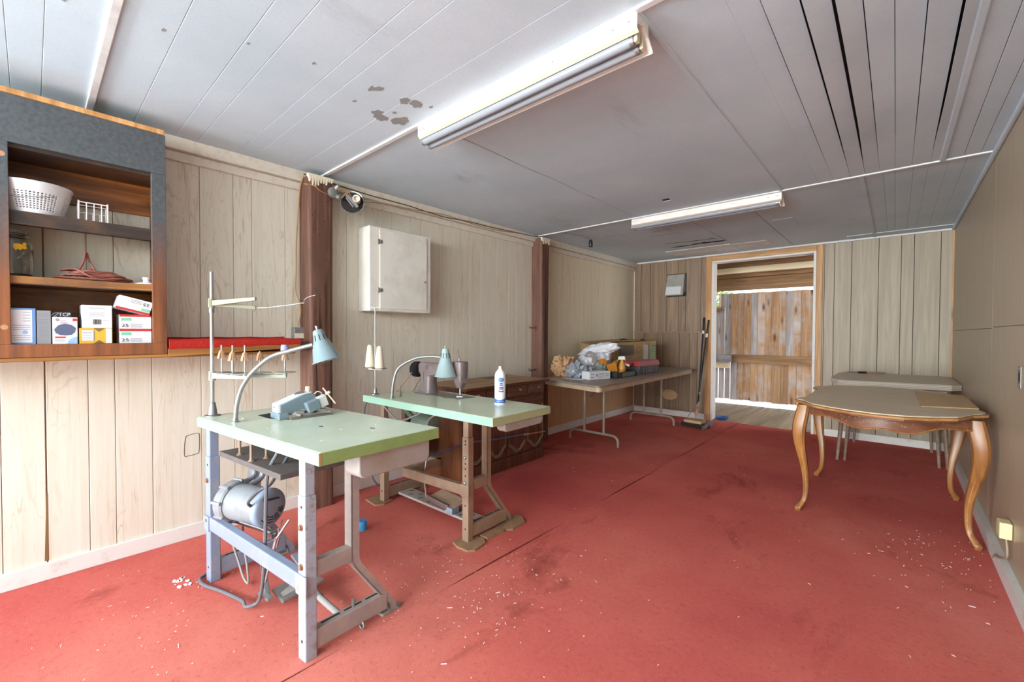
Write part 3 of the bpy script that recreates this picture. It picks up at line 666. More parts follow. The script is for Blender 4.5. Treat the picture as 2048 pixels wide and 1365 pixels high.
# ---- ledge under it, carpeted beyond the cabinet
lg = thing('wall_ledge', 'narrow wooden ledge along the wall under the cabinet, capped with red carpet at its end', 'shelf', (-2.9, .3, 1.065))
m = MB(); m.hexa([(xf-.03, -.75, 1.068), (xf+.004, -.75, 1.068), (xf+.004, .464, 1.070), (xf-.03, .464, 1.070), (xf-.03, -.75, 1.083), (xf+.004, -.75, 1.083), (xf+.004, .464, 1.084), (xf-.03, .464, 1.084)])
m.hexa([(xf-.03, .464, 1.070), (xf+.004, .464, 1.070), (xf+.004, 1.11, 1.104), (xf-.03, 1.11, 1.104), (xf-.03, .464, 1.112), (xf+.004, .464, 1.112), (xf+.004, 1.11, 1.126), (xf-.03, 1.11, 1.126)])
m.box((XL, -.75, 1.066), (xf-.03, 1.1, 1.083)); mk('ledge_board', m, 'ledge', lg, bevel=.002)
m = MB(); vs = []; n = 16
for j in range(n+1):
    y = .468+(1.118-.468)*j/n; k = 1+.006*sin(j*1.7)
    zb = 1.108+.016*j/n; pr = [(xf+.005, zb), (xf+.012, zb+.012), (xf+.01, 1.150*1), (xf-.004, 1.161), (xf-.04, 1.159), (XL+.02, 1.153), (XL+.001, 1.168), (XL+.001, zb)]
    vs += [(x, y, z*k if 0 else z+.002*sin(j*1.3+i)) for i, (x, z) in enumerate(pr)]
fs = [(j*8+k, j*8+(k+1) % 8, (j+1)*8+(k+1) % 8, (j+1)*8+k) for j in range(n) for k in range(8)]+[tuple(range(8))[::-1], tuple(n*8+k for k in range(8))]
mk('carpet_cap', m.add(vs, fs), 'redledge', lg, smooth=True)

# ---- things on the cabinet shelves
bk = thing('plastic_basket', 'round white perforated plastic basket with a wire handle, on the top shelf', 'basket', (-2.89, .012, 1.713))
prof = [(.093, 0), (.0935, .012)]+[(.094+.022*(i/17), .014+.078*i/17) for i in range(1, 18)]+[(.119, .105), (.121, .118), (.127, .128), (.125, .134)]
n = 120
def sk(i, k):
    a = (k+15) % 30
    return 2 <= i <= 16 and i % 2 == 0 and 4 <= a <= 27 and k % 2 == 0
mk('basket_body', MB().lathe(prof, (-2.89, .012, 1.713), n=n, capb=True, capt=False, skip=sk), 'whiteplastic', bk, smooth=True, solid=.0022)
mk('handle', MB().tube(spl([(-2.89+.122*cos(a), .012+.126*sin(a), 1.713+.108-.05*cos((a+.45)*1.0)) for a in [-1.5, -1.1, -.7, -.35, 0, .35, .6]], 4), .0014, 6), 'dullsteel', bk)
rk = thing('wire_rack', 'small white wire rack on the top shelf, beside the basket', 'rack', (-2.87, .205, 1.713))
m = MB(); a, b, c, d, z0, z1 = -2.825, -2.9, .152, .25, 1.716, 1.80
for z in (z0, z1): m.tube([(a, c, z), (a, d, z), (b, d, z), (b, c, z)], .0026, 6, True)
for y in (c, d): m.cyl((a, y, z0), (a, y, z1+.006), .0034, 6); m.cyl((b, y, z0), (b, y, z1), .0026, 6)
for y in (.178, .2035, .229): m.cyl((a, y, z0), (a, y, z1), .0022, 6); m.cyl((b, y, z0), (b, y, z1-.03), .002, 6)
m.cyl((b, c, 1.765), (b, d, 1.765), .002, 6); mk('wire_frame', m, 'whitewire', rk)
jr = thing('glass_jar', 'clear glass jar with a yellow decal, standing on the middle shelf', 'jar', (-2.89, -.055, 1.437))
mk('jar_body', MB().lathe([(.058, 0), (.064, .006), (.066, .05), (.066, .12), (.064, .14), (.052, .158), (.049, .165), (.052, .168), (.049, .174), (.052, .180), (.048, .186), (.051, .194), (.051, .200), (.047, .200), (.045, .165), (.060, .138), (.062, .05), (.060, .012), (.0, .01)], (-2.89, -.055, 1.437), n=32, capb=True, capt=False), 'glass', jr, smooth=True)
m = MB(); pts = [(-.022, -.002), (-.02, .012), (-.008, .016), (.004, .012), (.010, .022), (.018, .024), (.022, .015), (.017, .008), (.024, 0), (.016, -.006), (.006, -.005), (0, -.014), (-.008, -.008), (-.014, -.016)]
vs = []
for rr in (.0665, .0672):
    for u, w in pts: aa = .42+u/.066; vs.append((-2.89+rr*cos(aa), -.055+rr*sin(aa), 1.437+.125+w))
k = len(pts); m.add(vs, [tuple(range(k))[::-1], tuple(range(k, 2*k))]+[(i, (i+1) % k, k+(i+1) % k, k+i) for i in range(k)])
mk('decal', m, 'yellow', jr, label='yellow decal')
cx = MB(); rnd = random.Random(8); pts = []
for l in range(5):
    for i in range(14):
        a = 2*pi*i/14; pts.append((-2.87+.05*sin(a)+rnd.uniform(-.008, .008), .205+(.135-.012*l)*cos(a)+.012*(l % 2), 1.444+.009*l*(.5+.5*abs(sin(a)))+rnd.uniform(-.001, .006)+(.03 if cos(a) < -.6 and l == 1 else 0)))
pts += [(-2.85, .17, 1.47), (-2.845, .14, 1.458), (-2.85, .165, 1.52), (-2.86, .176, 1.572), (-2.865, .188, 1.53), (-2.84, .21, 1.475), (-2.835, .205, 1.447), (-2.85, .2, 1.45)]
for i in range(20): a = 2*pi*i/7; pts.append((-2.868+.034*cos(a), .192+.002*i/2, 1.462+.026*sin(a)+.004))
pts = [(x, y, max(z, 1.4425)) for x, y, z in pts]
solo('extension_cord', cx.tube(spl(pts, 5), .0047, 7), 'cordred', 'coil of reddish-brown extension cord on the middle shelf', 'cord', smooth=True)
m = MB().lathe([(.046, 0), (.047, .004), (.03, .009), (.015, .013), (.013, .022), (.017, .028), (.016, .036), (.0, .038)], (-2.835, .392, 1.4365), n=24, capt=False)
solo('lid', m, 'whiteplastic', 'small white lid with a knob at the end of the middle shelf', 'lid', smooth=True)

def carton(label, y0, y1, z0, z1, xb, mats='boxwhite', x1=-2.795, ang=0):
    t = thing('carton', label, 'box', (x1, (y0+y1)/2, z0)); M = Matrix.Translation((0, 0, 0))
    if ang:
        c = V3((0, y0, z0)); M = Matrix.Translation(c) @ Matrix.Rotation(ang, 4, 'X') @ Matrix.Translation(-c)
    mk('box_body', MB(M).box((x1-xb, y0, z0), (x1, y1, z1)), mats, t, bevel=.0012)
    def lab(ya, za, yb, zb, mat, nm='label_print', d=.0006): return mk(nm, MB(M).box((x1-.0002, y0+(y1-y0)*ya, z0+(z1-z0)*za), (x1+d, y0+(y1-y0)*yb, z0+(z1-z0)*zb)), mat, t)
    def tx(body, y, z, size, mat, al='LEFT', flip=False, sx=1):
        p = M @ V3((x1+.0011, y0+(y1-y0)*y, z0+(z1-z0)*z)); yy = (M.to_3x3() @ Y1); zz = (M.to_3x3() @ Z1)
        return text(body, size, mat, t, p, -yy if flip else yy, -zz if flip else zz, al, sx=sx)
    return t, lab, tx
zb = 1.142
t, lab, tx = carton('blue-edged box with a white printed panel, first on the bottom shelf', -.062, .013, zb, 1.298, .11, 'boxblue')
lab(0.02, .05, .86, .95, 'boxwhite'); 
for z in (.88, .80, .72, .64, .52, .46, .40, .24, .18, .12): lab(.5 if z > .6 else .1, z, .8, z+.012, 'printgrey', d=.0009)
m = MB().lathe([(.0085, 0), (.0085, .0008)], (-2.7945, -.018, 1.194), (1, 0, 0), 16); mk('label_dot', m, 'skyblue', t)
t, lab, tx = carton('narrow grey printed box squeezed between the blue-edged box and the glasses pack', .016, .058, zb, 1.29, .1, 'boxgrey')
for z in (.9, .84, .72, .66, .6, .5, .44, .38, .3, .24): lab(.12, z, .8, z+.014, 'printgrey', d=.0009)
t, lab, tx = carton('black box lettered TCP standing behind the glasses pack', .054, .122, zb, 1.287, .05, 'boxblack', x1=-2.812)
tx('TCP', .40, .91, .021, 'boxwhite', 'LEFT'); mk('swoosh', MB().tube(spl([(-2.8115, .060, 1.268), (-2.8112, .068, 1.279), (-2.811, .082, 1.281), (-2.8112, .072, 1.270), (-2.8112, .066, 1.262), (-2.8112, .078, 1.268)], 4), .0011, 5), 'boxwhite', t)
t, lab, tx = carton('white GE pack with a pair of dark lenses printed on the front', .062, .141, zb, 1.262, .012, 'boxwhite', x1=-2.793)
mk('lens_print', MB().add([(-2.7922, y, z) for y, z in ((.067, 1.207), (.08, 1.226), (.10, 1.234), (.122, 1.228), (.136, 1.214), (.133, 1.196), (.122, 1.183), (.104, 1.180), (.085, 1.182), (.072, 1.191))]+[(-2.7928, y, z) for y, z in ((.067, 1.207), (.08, 1.226), (.10, 1.234), (.122, 1.228), (.136, 1.214), (.133, 1.196), (.122, 1.183), (.104, 1.180), (.085, 1.182), (.072, 1.191))], [tuple(range(10)), tuple(range(10, 20))[::-1]]+[(i, (i+1) % 10, 10+(i+1) % 10, 10+i) for i in range(10)]), 'lens', t, label='dark lens picture')
lab(.1, .22, .52, .28, 'printred'); lab(.8, .86, .98, .96, 'printred'); lab(.1, .1, .5, .115, 'printgrey'); lab(.1, .15, .45, .165, 'printgrey'); lab(.3, .78, .62, .80, 'printred'); lab(.3, .85, .55, .87, 'printgrey')
mk('blue_panel', MB().add([(-2.7921, y, z) for y, z in ((.108, 1.143), (.112, 1.158), (.122, 1.168), (.139, 1.176), (.139, 1.143))]+[(-2.7927, y, z) for y, z in ((.108, 1.143), (.112, 1.158), (.122, 1.168), (.139, 1.176), (.139, 1.143))], [tuple(range(5)), tuple(range(5, 10))[::-1]]), 'skyblue', t)
mk('roundel', MB().lathe([(.0062, 0), (.0062, .0007)], (-2.793, .078, 1.250), (1, 0, 0), 16), 'printgrey', t); text('GE', .006, 'boxwhite', t, (-2.7920, .078, 1.250))
t, lab, tx = carton('yellow box with brown arrows lying under the white barcode box', .146, .258, zb, 1.214, .1, 'boxyellow')
lab(.08, .2, .42, .85, 'boxwhite'); lab(.80, .02, .98, .98, 'boxwhite'); lab(.43, .2, .445, .85, 'printblue')
for z in (.3, .4, .5, .6, .7): lab(.1, z, .38, z+.025, 'printgrey', d=.0009)
for s_, z in ((1, 1.1425), (-1, 1.2135)):
    y = .212; vs = [(-2.7942, y-.02, z), (-2.7942, y+.02, z), (-2.7942, y, z+s_*.016)]; vs += [(a-.0006, b, c) for a, b, c in vs]
    mk('arrow_print', MB().add(vs, [(0, 1, 2), (5, 4, 3), (0, 3, 4, 1), (1, 4, 5, 2), (2, 5, 3, 0)]), 'printbrown', t)
t, lab, tx = carton('white box with a barcode on top of the yellow box', .155, .258, 1.2145, 1.322, .12, 'boxwhite', x1=-2.80)
for z in (.88, .84, .66, .61, .56, .51): lab(.25, z, .75, z+.012, 'printgrey')
rb2 = random.Random(2); y = .36
while y < .64: w = rb2.choice((.008, .014, .02)); lab(y, .16, y+w, .38, 'printblack'); y += w+rb2.choice((.008, .014))
lab(.67, .33, .9, .345, 'printgrey')
for i, (z, nm) in enumerate(((zb, 'white box marked 25 with a red stripe, bottom of the leaning stack'), (1.2125, 'white box marked 25 with a red stripe, in the middle between two like it'))):
    t, lab, tx = carton(nm, .284, .404, z, z+.07, .13, 'boxwhite', x1=-2.80)
    lab(0, .84, 1, 1, 'printred'); lab(.05, .56, .36, .76, 'printteal'); tx('25', .05, .22, .021, 'printblack', sx=1.35)
    for q in (.3, .2, .12): lab(.33, q, .7, q+.03, 'printgrey')
t, lab, tx = carton('white box marked 25 lying upside down and tilted on its stack', .268, .397, 1.313, 1.379, .12, 'boxwhite', x1=-2.785, ang=-.27)
lab(0, 0, 1, .16, 'printred'); lab(.72, .2, .98, .42, 'printteal'); tx('25', .93, .72, .021, 'printblack', flip=True, sx=1.35)
for q in (.85, .76, .66): lab(.35, q, .68, q+.03, 'printgrey')

# ---- grey outlet box, cables, old socket on the first post
ob = thing('outlet_box', 'grey surface outlet box on the wall against the wide post', 'outlet', (-3.0, 1.19, 1.15))
mk('box_body', MB().box((XL, 1.165, 1.155), (-2.985, 1.232, 1.232)), 'galv', ob, bevel=.004); mk('cover', MB().box((-2.985, 1.168, 1.158), (-2.981, 1.229, 1.192)), 'thread', ob)
solo('wall_cable', MB().tube(spl([(-2.96, 1.222, 2.245), (-3.0, 1.214, 2.17), (-3.012, 1.206, 2.0), (-3.018, 1.195, 1.82), (-3.02, 1.192, 1.6), (-3.02, 1.190, 1.48), (-3.0, 1.207, 1.40), (-2.995, 1.21, 1.33), (-3.0, 1.196, 1.24)], 6), .0045, 6), 'wireyellow', 'tan cable running down beside the wide post into the outlet box', 'cable', smooth=True)
fx = thing('lamp_socket', 'broken lamp fixture with a white porcelain socket and bare wires, high on the wide post', 'lamp', (-2.86, 1.45, 2.05))
m = MB().lathe([(.0, -.002), (.036, 0), (.038, .012), (.036, .028), (.026, .034)], (-2.9, 1.385, 2.155), (1, .25, 0), 18); mk('junction_box', m, 'galv', fx, smooth=True)
mk('connector', MB().cyl((-2.875, 1.40, 2.185), (-2.85, 1.41, 2.20), .014, 10), 'galv', fx, smooth=True); mk('connector', MB().cyl((-2.875, 1.41, 2.13), (-2.848, 1.42, 2.12), .015, 10), 'galv', fx, smooth=True)
ax = V3((.72, -.55, .12)).normalized()
mk('bowl', MB().lathe([(.02, -.06), (.05, -.05), (.072, -.025), (.08, 0), (.082, .006), (.076, .004), (.066, -.02), (.045, -.043), (.0, -.05)], (-2.875, 1.52, 2.115), ax, 28, capt=False), 'galv', fx, smooth=True)
mk('bowl_lining', MB().lathe([(.0, -.038), (.062, -.02), (.072, .001), (.0, -.012)], (-2.875, 1.52, 2.115), ax, 24, capb=False, capt=False), 'void', fx)
mk('strap', MB().bar((-2.845, 1.455, 2.155), (-2.82, 1.53, 2.075), .022, .004, ax).bar((-2.85, 1.46, 2.13), (-2.825, 1.50, 2.07), .008, .012, ax), 'dullsteel', fx)
so_ = V3((-2.85, 1.545, 2.125)); mk('socket', MB().lathe([(.022, 0), (.024, .02), (.026, .044), (.026, .05), (.020, .05), (.018, .03), (0, .028)], so_, ax, 20, capt=False), 'porcelain', fx, smooth=True)
for k, pt in enumerate(([(-2.87, 1.39, 2.17), (-2.85, 1.42, 2.185), (-2.845, 1.46, 2.182), (-2.84, 1.49, 2.15), (-2.845, 1.51, 2.12)], [(-2.87, 1.40, 2.14), (-2.845, 1.43, 2.125), (-2.84, 1.45, 2.15), (-2.84, 1.48, 2.17), (-2.85, 1.5, 2.175)], [(-2.9, 1.36, 2.14), (-2.885, 1.30, 2.145), (-2.89, 1.26, 2.17), (-2.93, 1.21, 2.18)])):
    mk('wire', MB().tube(spl(pt, 5), .003, 6), 'wireyellow', fx, smooth=True)
solo('ceiling_cable', MB().tube(spl([(-2.98, 1.23, 2.262), (-2.984, 1.45, 2.25), (-2.985, 1.75, 2.238), (-2.984, 2.05, 2.236), (-2.985, 2.4, 2.22), (-2.984, 2.7, 2.236), (-2.984, 3.0, 2.24), (-2.985, 3.3, 2.25), (-2.984, 3.6, 2.262), (-2.98, 3.76, 2.272)], 6), .004, 6), 'wiredark', 'thin dark cable stapled along the crown board between the posts', 'cable', smooth=True)
solo('ceiling_cable', MB().tube(spl([(-2.955, 1.56, 2.12), (-2.975, 1.7, 2.18), (-2.982, 1.95, 2.205), (-2.984, 2.2, 2.222), (-2.984, 2.45, 2.24), (-2.984, 2.75, 2.225), (-2.984, 3.05, 2.222), (-2.985, 3.4, 2.25)], 6), .0032, 6), 'wireyellow', 'brown cable looping from the broken lamp fixture along the crown board', 'cable', smooth=True)
hs = thing('hanging_socket', 'small black lamp socket hanging by a short wire from the ceiling near the narrow post', 'lamp', (-2.45, 4.0, 2.12))
mk('wire', MB().tube(spl([(-2.69, 3.86, 2.283), (-2.6, 3.91, 2.262), (-2.5, 3.97, 2.232), (-2.455, 3.995, 2.205), (-2.45, 4.0, 2.19)], 5), .004, 6), 'black', hs, smooth=True)
mk('socket', MB().lathe([(.012, .075), (.016, .07), (.02, .05), (.022, .03), (.021, .005), (.018, 0), (.013, .004), (.0, .02)], (-2.45, 4.0, 2.125), n=16, capb=False, capt=False), 'blackplastic', hs, smooth=True)

# ---- white wall box
wb = thing('wall_box', 'white painted metal cupboard box hung on the panelled wall between the posts', 'cabinet', (-2.96, 1.93, 1.357))
bx0, by0, by1, bz0, bz1 = -2.88, 1.652, 2.212, 1.357, 1.986
m = MB(); m.box((XL, by0, bz0), (bx0, by1, bz1)); mk('box_body', m, 'whitemetal', wb, bevel=.008)
dd = mk('door', MB().box((bx0, 1.735, 1.378), (bx0+.008, 2.165, 1.968)), 'whitemetal', wb, bevel=.003)
mk('lock', MB().lathe([(.009, 0), (.009, .006), (.006, .008), (0, .008)], (bx0+.008, 2.145, 1.61), X1, 14, capt=False), 'steel', dd, smooth=True)
for z in (1.515, 1.875): mk('hinge', MB().box((bx0+.0005, 1.722, z-.02), (bx0+.0105, 1.732, z+.02)).box((bx0+.007, 1.737, z-.012), (bx0+.011, 1.757, z+.014)), 'dullsteel', wb, bevel=.001)
mk('wire_knot', MB().tube(spl([(-2.93, 1.62, 1.352), (-2.9, 1.65, 1.356), (-2.88, 1.69, 1.352), (-2.9, 1.72, 1.349)], 4), .003, 5), 'dullsteel', wb)

# ---- fluorescent fixtures
def fixture(y, label):
    t = thing('fluorescent_light', label, 'light', (-1.27, y+.06, CZ)); x0, x1 = -1.885, -.662
    def P(pts, m, nm, a=x0, b=x1, **k): return mk(nm, MB().prof([(0, y+p, q-CZ) for p, q in pts], (a, 0, CZ), (b, 0, CZ)), m, t, **k)
    P([(0, 2.284), (0, 2.228), (.003, 2.226), (.004, 2.284)], 'fixture', 'side_plate', bevel=.0008)
    P([(.001, 2.226), (.015, 2.217), (.017, 2.219), (.004, 2.229)], 'tanlip', 'lip')
    P([(.004, 2.284), (.004, 2.24), (.045, 2.252), (.085, 2.236), (.128, 2.203), (.131, 2.207), (.09, 2.242), (.085, 2.284)], 'fixture', 'reflector')
    P([(.122, 2.203), (.126, 2.199), (.133, 2.205), (.130, 2.209)], 'fixture', 'flange')
    mk('end_plate', MB().prof([(0, y+p, q-CZ) for p, q in ((.002, 2.284), (.002, 2.236), (.03, 2.228), (.078, 2.224), (.095, 2.25), (.088, 2.284))], (x1-.03, 0, CZ), (x1-.024, 0, CZ)), 'galv', t)
    for k, (yy, zz) in enumerate(((.038, 2.213), (.082, 2.209))):
        tb = mk('tube', MB().cyl((x0+.012, y+yy, zz), (x1-.04, y+yy, zz), .019, 16), 'tubeglass', t, smooth=True)
        mk('end_cap', MB().cyl((x0-.004, y+yy, zz), (x0+.013, y+yy, zz), .0195, 16), 'aluminium', tb, smooth=True); mk('end_cap', MB().cyl((x1-.041, y+yy, zz), (x1-.026, y+yy, zz), .0195, 16), 'aluminium', tb, smooth=True)
        mk('socket', MB().box((x1-.026, y+yy-.012, zz-.012), (x1-.012, y+yy+.012, 2.25)), 'beige', t, bevel=.003); mk('socket', MB().box((x0-.014, y+yy-.012, zz-.012), (x0-.004, y+yy+.012, 2.25)), 'beige', t, bevel=.003)
    sc_ = MB()
    for x in (x0+.05, x0+.02, x1-.03, x1-.09, x1-.35): sc_.lathe([(.004, 0), (.004, .001), (0, .0015)], (x, y, 2.256), (0, -1, 0), 8, capt=False)
    mk('screw', sc_, 'dullsteel', t)
    return t
fixture(1.362, 'white twin-tube fluorescent ceiling light, the large one over the sewing tables')
fixture(3.803, 'white twin-tube fluorescent ceiling light, the smaller-looking one towards the doorway')

# ---- things on the far and right walls
vt = thing('wall_vent', 'small grey metal vent hood tilted on the far wall, left of the doorway', 'vent', (-2.4, 6.2, 1.75))
m = MB(); a0, a1 = -2.515, -2.255
m.hexa([(a0, YF-.115, 1.745), (a1, YF-.115, 1.745), (a1, YF, 1.80), (a0, YF, 1.80), (a0+.015, YF-.045, 2.05), (a1, YF-.045, 2.05), (a1, YF, 2.06), (a0+.015, YF, 2.06)])
mk('hood', m, 'plywood', vt, bevel=.003); mk('flap', MB().hexa([(a0+.012, YF-.12, 1.76), (a1-.03, YF-.12, 1.76), (a1-.03, YF-.113, 1.76), (a0+.012, YF-.113, 1.76), (a0+.018, YF-.09, 1.875), (a1-.028, YF-.09, 1.875), (a1-.028, YF-.083, 1.875), (a0+.018, YF-.083, 1.875)]), 'windowpane', vt)
mk('back_flange', MB().box((a0-.006, YF-.006, 1.735), (a1+.015, YF, 2.066)), 'black', vt)
lp = thing('latch_plate', 'worn metal latch plate on the right wall above the dining table', 'latch', (.42, 3.05, .96))
mk('plate', MB().box((XR-.003, 3.005, .955), (XR, 3.06, 1.055)), 'dullsteel', lp, bevel=.001); mk('slot', MB().box((XR-.004, 3.018, .985), (XR-.0005, 3.042, 1.025)), 'void', lp)
for z in (.968, 1.042): mk('screw', MB().lathe([(.005, 0), (.004, .002), (0, .0025)], (XR-.003, 3.03, z), (-1, 0, 0), 10, capt=False), 'brownframe', lp)
ou = thing('wall_outlet', 'cream surface outlet with a plugged-in cord, low on the right wall', 'outlet', (.41, 3.18, .2))
mk('receptacle', MB().box((XR-.034, 3.165, .208), (XR, 3.262, .262)), 'ivory', ou, bevel=.004); mk('plug', MB().box((XR-.045, 3.085, .222), (XR-.002, 3.160, .30)), 'ivory', ou, bevel=.005)
mk('cord', MB().tube(spl([(XR-.02, 3.11, .225), (XR-.016, 3.10, .17), (XR-.018, 3.105, .13), (XR-.03, 3.17, .10), (XR-.036, 3.24, .085), (XR-.04, 3.27, .06)], 5), .005, 6), 'brownframe', ou, smooth=True)
mk('cable_clip', MB().bar((XR-.034, 3.26, .092), (XR-.034, 3.28, .05), .01, .006, X1), 'greycord', ou)
# ---- sewing machine stands
def stand(nm, label, A, B, C, ztop, th, c, legs, drw, board=None):
    """one industrial sewing stand; u runs along the front edge, v back from it"""
    A, B, C = V3(A), V3(B), V3(C); ex = (B-A); L = ex.length; ex.normalize(); ey = (C-B); Wd = ey.length; ey.normalize()
    M = frame((A.x, A.y, 0), ex, ey); mb = lambda: MB(M)
    ctr = M @ V3((L/2, Wd/2, 0)); t = thing(nm, label, 'table', (ctr.x, ctr.y, 0))
    z0 = ztop-th
    m = mb(); r = .012
    m.m = 0; m.box((.004, .004, z0+.002), (L-.004, Wd-.004, ztop)); mk('tabletop', m, c['top'], t, bevel=.003)
    m = mb(); m.box((0, 0, z0), (L-.004, .004, ztop-.002)); m.box((0, .004, z0), (.004, Wd, ztop-.002)); mk('edge_band', m, c['edge'], t, bevel=.0015)
    m = mb(); m.box((L-.004, 0, z0), (L, Wd, ztop-.002)); m.box((.004, Wd-.004, z0), (L-.004, Wd, ztop-.002)); mk('edge_band', m, c['edge2'], t, bevel=.0015)
    lw, ld = .05, .044; zb = .30
    for k, (u, v) in enumerate(legs):
        fm = c['frame'][k]; up_ = c['inner'][k]
        lg_ = mk('leg', mb().box((u, v, 0), (u+lw, v+ld, .605)), fm, t, bevel=.004)
        mk('inner_post', mb().box((u+.004, v+.003, .605), (u+lw-.004, v+ld-.004, z0)), up_, lg_, bevel=.003)
        bo = mb()
        for z in ((.49, .345) if k else (.49, .30)): bo.lathe([(.013, 0), (.013, .002), (.0085, .002), (.0085, .008), (.006, .0095), (0, .0095)], (u+lw/2, v, z), (0, -1, 0), 12, capt=False)
        mk('bolt', bo, c['bolt'], lg_, smooth=True)
        ho = mb(); zs = (.565, .072) if c['holes'] == 0 else (.585, .565, .455, .425, .385, .215, .08)
        for z in zs: ho.lathe([(.0055, 0), (.0055, .0008), (0, .0009)], (u+lw/2+.002, v, z), (0, -1, 0), 8, capt=False)
        mk('hole', ho, 'void', lg_)
        v2 = c['vback'][k]; vf = c['vfoot'][k]
        m = mb()   # bent rear leg: an L section going down, then out to the foot
        for wd, dp, ou in (((0, .045), (0, .006), 0), ((.039, .045), (0, .034), 0)):
            pts = [(z0, v2), (zb, v2), (zb-.03, v2+.012), (.045, vf-.03), (0, vf-.02)]
            for (za, va), (zc, vc) in zip(pts[:-1], pts[1:]):
                m.hexa([(u+wd[0], vc+dp[0], zc), (u+wd[1], vc+dp[0], zc), (u+wd[1], vc+dp[1], zc), (u+wd[0], vc+dp[1], zc), (u+wd[0], va+dp[0], za), (u+wd[1], va+dp[0], za), (u+wd[1], va+dp[1], za), (u+wd[0], va+dp[1], za)])
        rl = mk('rear_leg', m, fm if c['holes'] else ('bluegrey' if k == 0 else 'greyframe'), t)
        mk('foot_plate', mb().prism([(u+.045, vf-.06), (u+.045, vf+.02), (u+.035, vf+.045), (u+.012, vf+.045), (u, vf+.02), (u, vf-.06)], 0, .012), 'dust' if not c['holes'] else fm, rl, bevel=.004)
        mk('cross_bar', mb().box((u+.006, v+ld, .295), (u+.044, v2+.004, .355)), fm if k == 0 else c['bar'], t, bevel=.004)
        lb = mk('base_bar', mb().box((u+.004, v+ld, .028), (u+.046, vf-.035, .10)), c['bar'] if k else fm, t, bevel=.004)
        sl = mb(); n_ = 3
        for q in range(n_):
            a = v+ld+.03+q*(vf-.06-v-ld)/n_; sl.box((u+.016, a, .0995), (u+.025, a+.075, .1008))
        mk('slot', sl, 'void', lb)
    return t, M, L, Wd, mb
cA = dict(top='mint', edge='mintedge', edge2='greenedge', frame=('bluegrey', 'chip'), inner=('bluegrey', 'chip'), bar='greyframe', bolt='rust', holes=0, vback=(.21, .20), vfoot=(.40, .40))
TA, MA, LA, WA, mbA = stand('sewing_table', 'mint-topped sewing stand on a blue-grey frame, in front, with the olive-green end edge', (-2.503, .526, 0), (-1.449, .644, 0), (-1.469, 1.172, 0), .79, .047, cA, ((.042, .018), (.888, .016)), None)
def seg(name, pts, r, mat, par, n=8, k=6, **kw): return mk(name, MB().tube(spl(pts, k), r, n), mat, par, smooth=True, **kw)
# stretcher with end clips
st = mk('stretcher', mbA().hexa([(.085, .016, .255), (.885, .016, .248), (.885, .052, .248), (.085, .052, .255), (.085, .016, .318), (.885, .016, .312), (.885, .052, .312), (.085, .052, .318)]), 'bluegrey', TA, bevel=.005)
mk('clip', mbA().box((.882, .0095, .243), (.952, .0155, .318)), 'chip', st, bevel=.002); mk('clip', mbA().box((.036, .0115, .25), (.09, .0175, .32)), 'bluegrey', st, bevel=.002)
# hanging dark board with rods
hb = mk('under_board', mbA().box((.17, .03, .622), (.735, .37, .645)), 'darkboard', TA, bevel=.002)
for u, v in ((.31, .06), (.455, .045), (.455, .105), (.72, .155)): mk('hanger_rod', MB(MA).cyl((u, v, .645), (u, v, .745), .0055, 8).lathe([(.013, 0), (.013, .003), (.008, .004), (.008, .009), (0, .01)], (u, v, .645), Z1, 12, capt=False), 'brownframe', hb, smooth=True)
# long drawer under the right end
def drawer(mb, u0, u1, v0, v1, z0, z1, par):
    m = mb(); r = .03; h = z1-z0; pr = []
    for i in range(7): a = pi/2*i/6; pr.append((v0+r-r*cos(a), z0+r-r*sin(a)))
    for i in range(7): a = pi/2*i/6; pr.append((v1-r+r*sin(a), z0+r-r*cos(a)))
    pr += [(v1, z1), (v0, z1)]; n = len(pr)
    m.add([(u0, v, z) for v, z in pr]+[(u1, v, z) for v, z in pr], [tuple(range(n))[::-1], tuple(range(n, 2*n))]+[(i, (i+1) % n, n+(i+1) % n, n+i) for i in range(n)])
    return mk('drawer', m, 'tray', par, bevel=.006, smooth=True)
drawer(mbA, .945, 1.035, .165, .50, .648, .742, TA)
# floor pedal and rod
pd = mk('pedal', mbA().hexa([(.44, .13, .03), (.60, .10, .05), (.615, .275, .075), (.455, .285, .055), (.44, .13, .045), (.60, .10, .065), (.615, .275, .09), (.455, .285, .07)]), 'dullsteel', TA, bevel=.004)
mk('pedal_mat', mbA().hexa([(.46, .14, .0462), (.565, .12, .0606), (.58, .262, .082), (.475, .272, .066), (.46, .14, .0485), (.565, .12, .063), (.58, .262, .085), (.475, .272, .069)]), 'dust', pd)
mk('pedal_arm', mbA().bar((.265, .17, .085), (.50, .09, .05), .02, .012).bar((.43, .09, .045), (.54, .08, .06), .025, .014), 'aluminium', TA, bevel=.002)
mk('treadle_rod', mbA().cyl((.57, .225, .055), (.90, .19, .06), .013, 12), 'greycord', TA, smooth=True)
mk('rod_collar', mbA().cyl((.62, .222, .056), (.68, .214, .057), .0165, 12), 'galv', TA, smooth=True)
mk('link_rod', mbA().tube([(.40, .12, .06), (.425, .16, .26), (.435, .21, .33)], .005, 8), 'steel', TA); mk('link_rod', mbA().tube([(.33, .165, .075), (.325, .2, .22), (.335, .23, .30)], .0035, 6), 'dullsteel', TA)
mk('pedal_lever', mbA().bar((.26, .33, .07), (.43, .29, .075), .05, .012), 'bluegrey', TA, bevel=.003)
mk('stud', mbA().cyl((.912, .22, .10), (.912, .22, .135), .006, 8), 'aluminium', TA); mk('eye_ring', mbA().tube([(.93+.014*cos(a*pi/5), .245, .018+.014*sin(a*pi/5)) for a in range(10)], .004, 6, True), 'galv', TA)
spk = MB(MA); rs_ = random.Random(21)
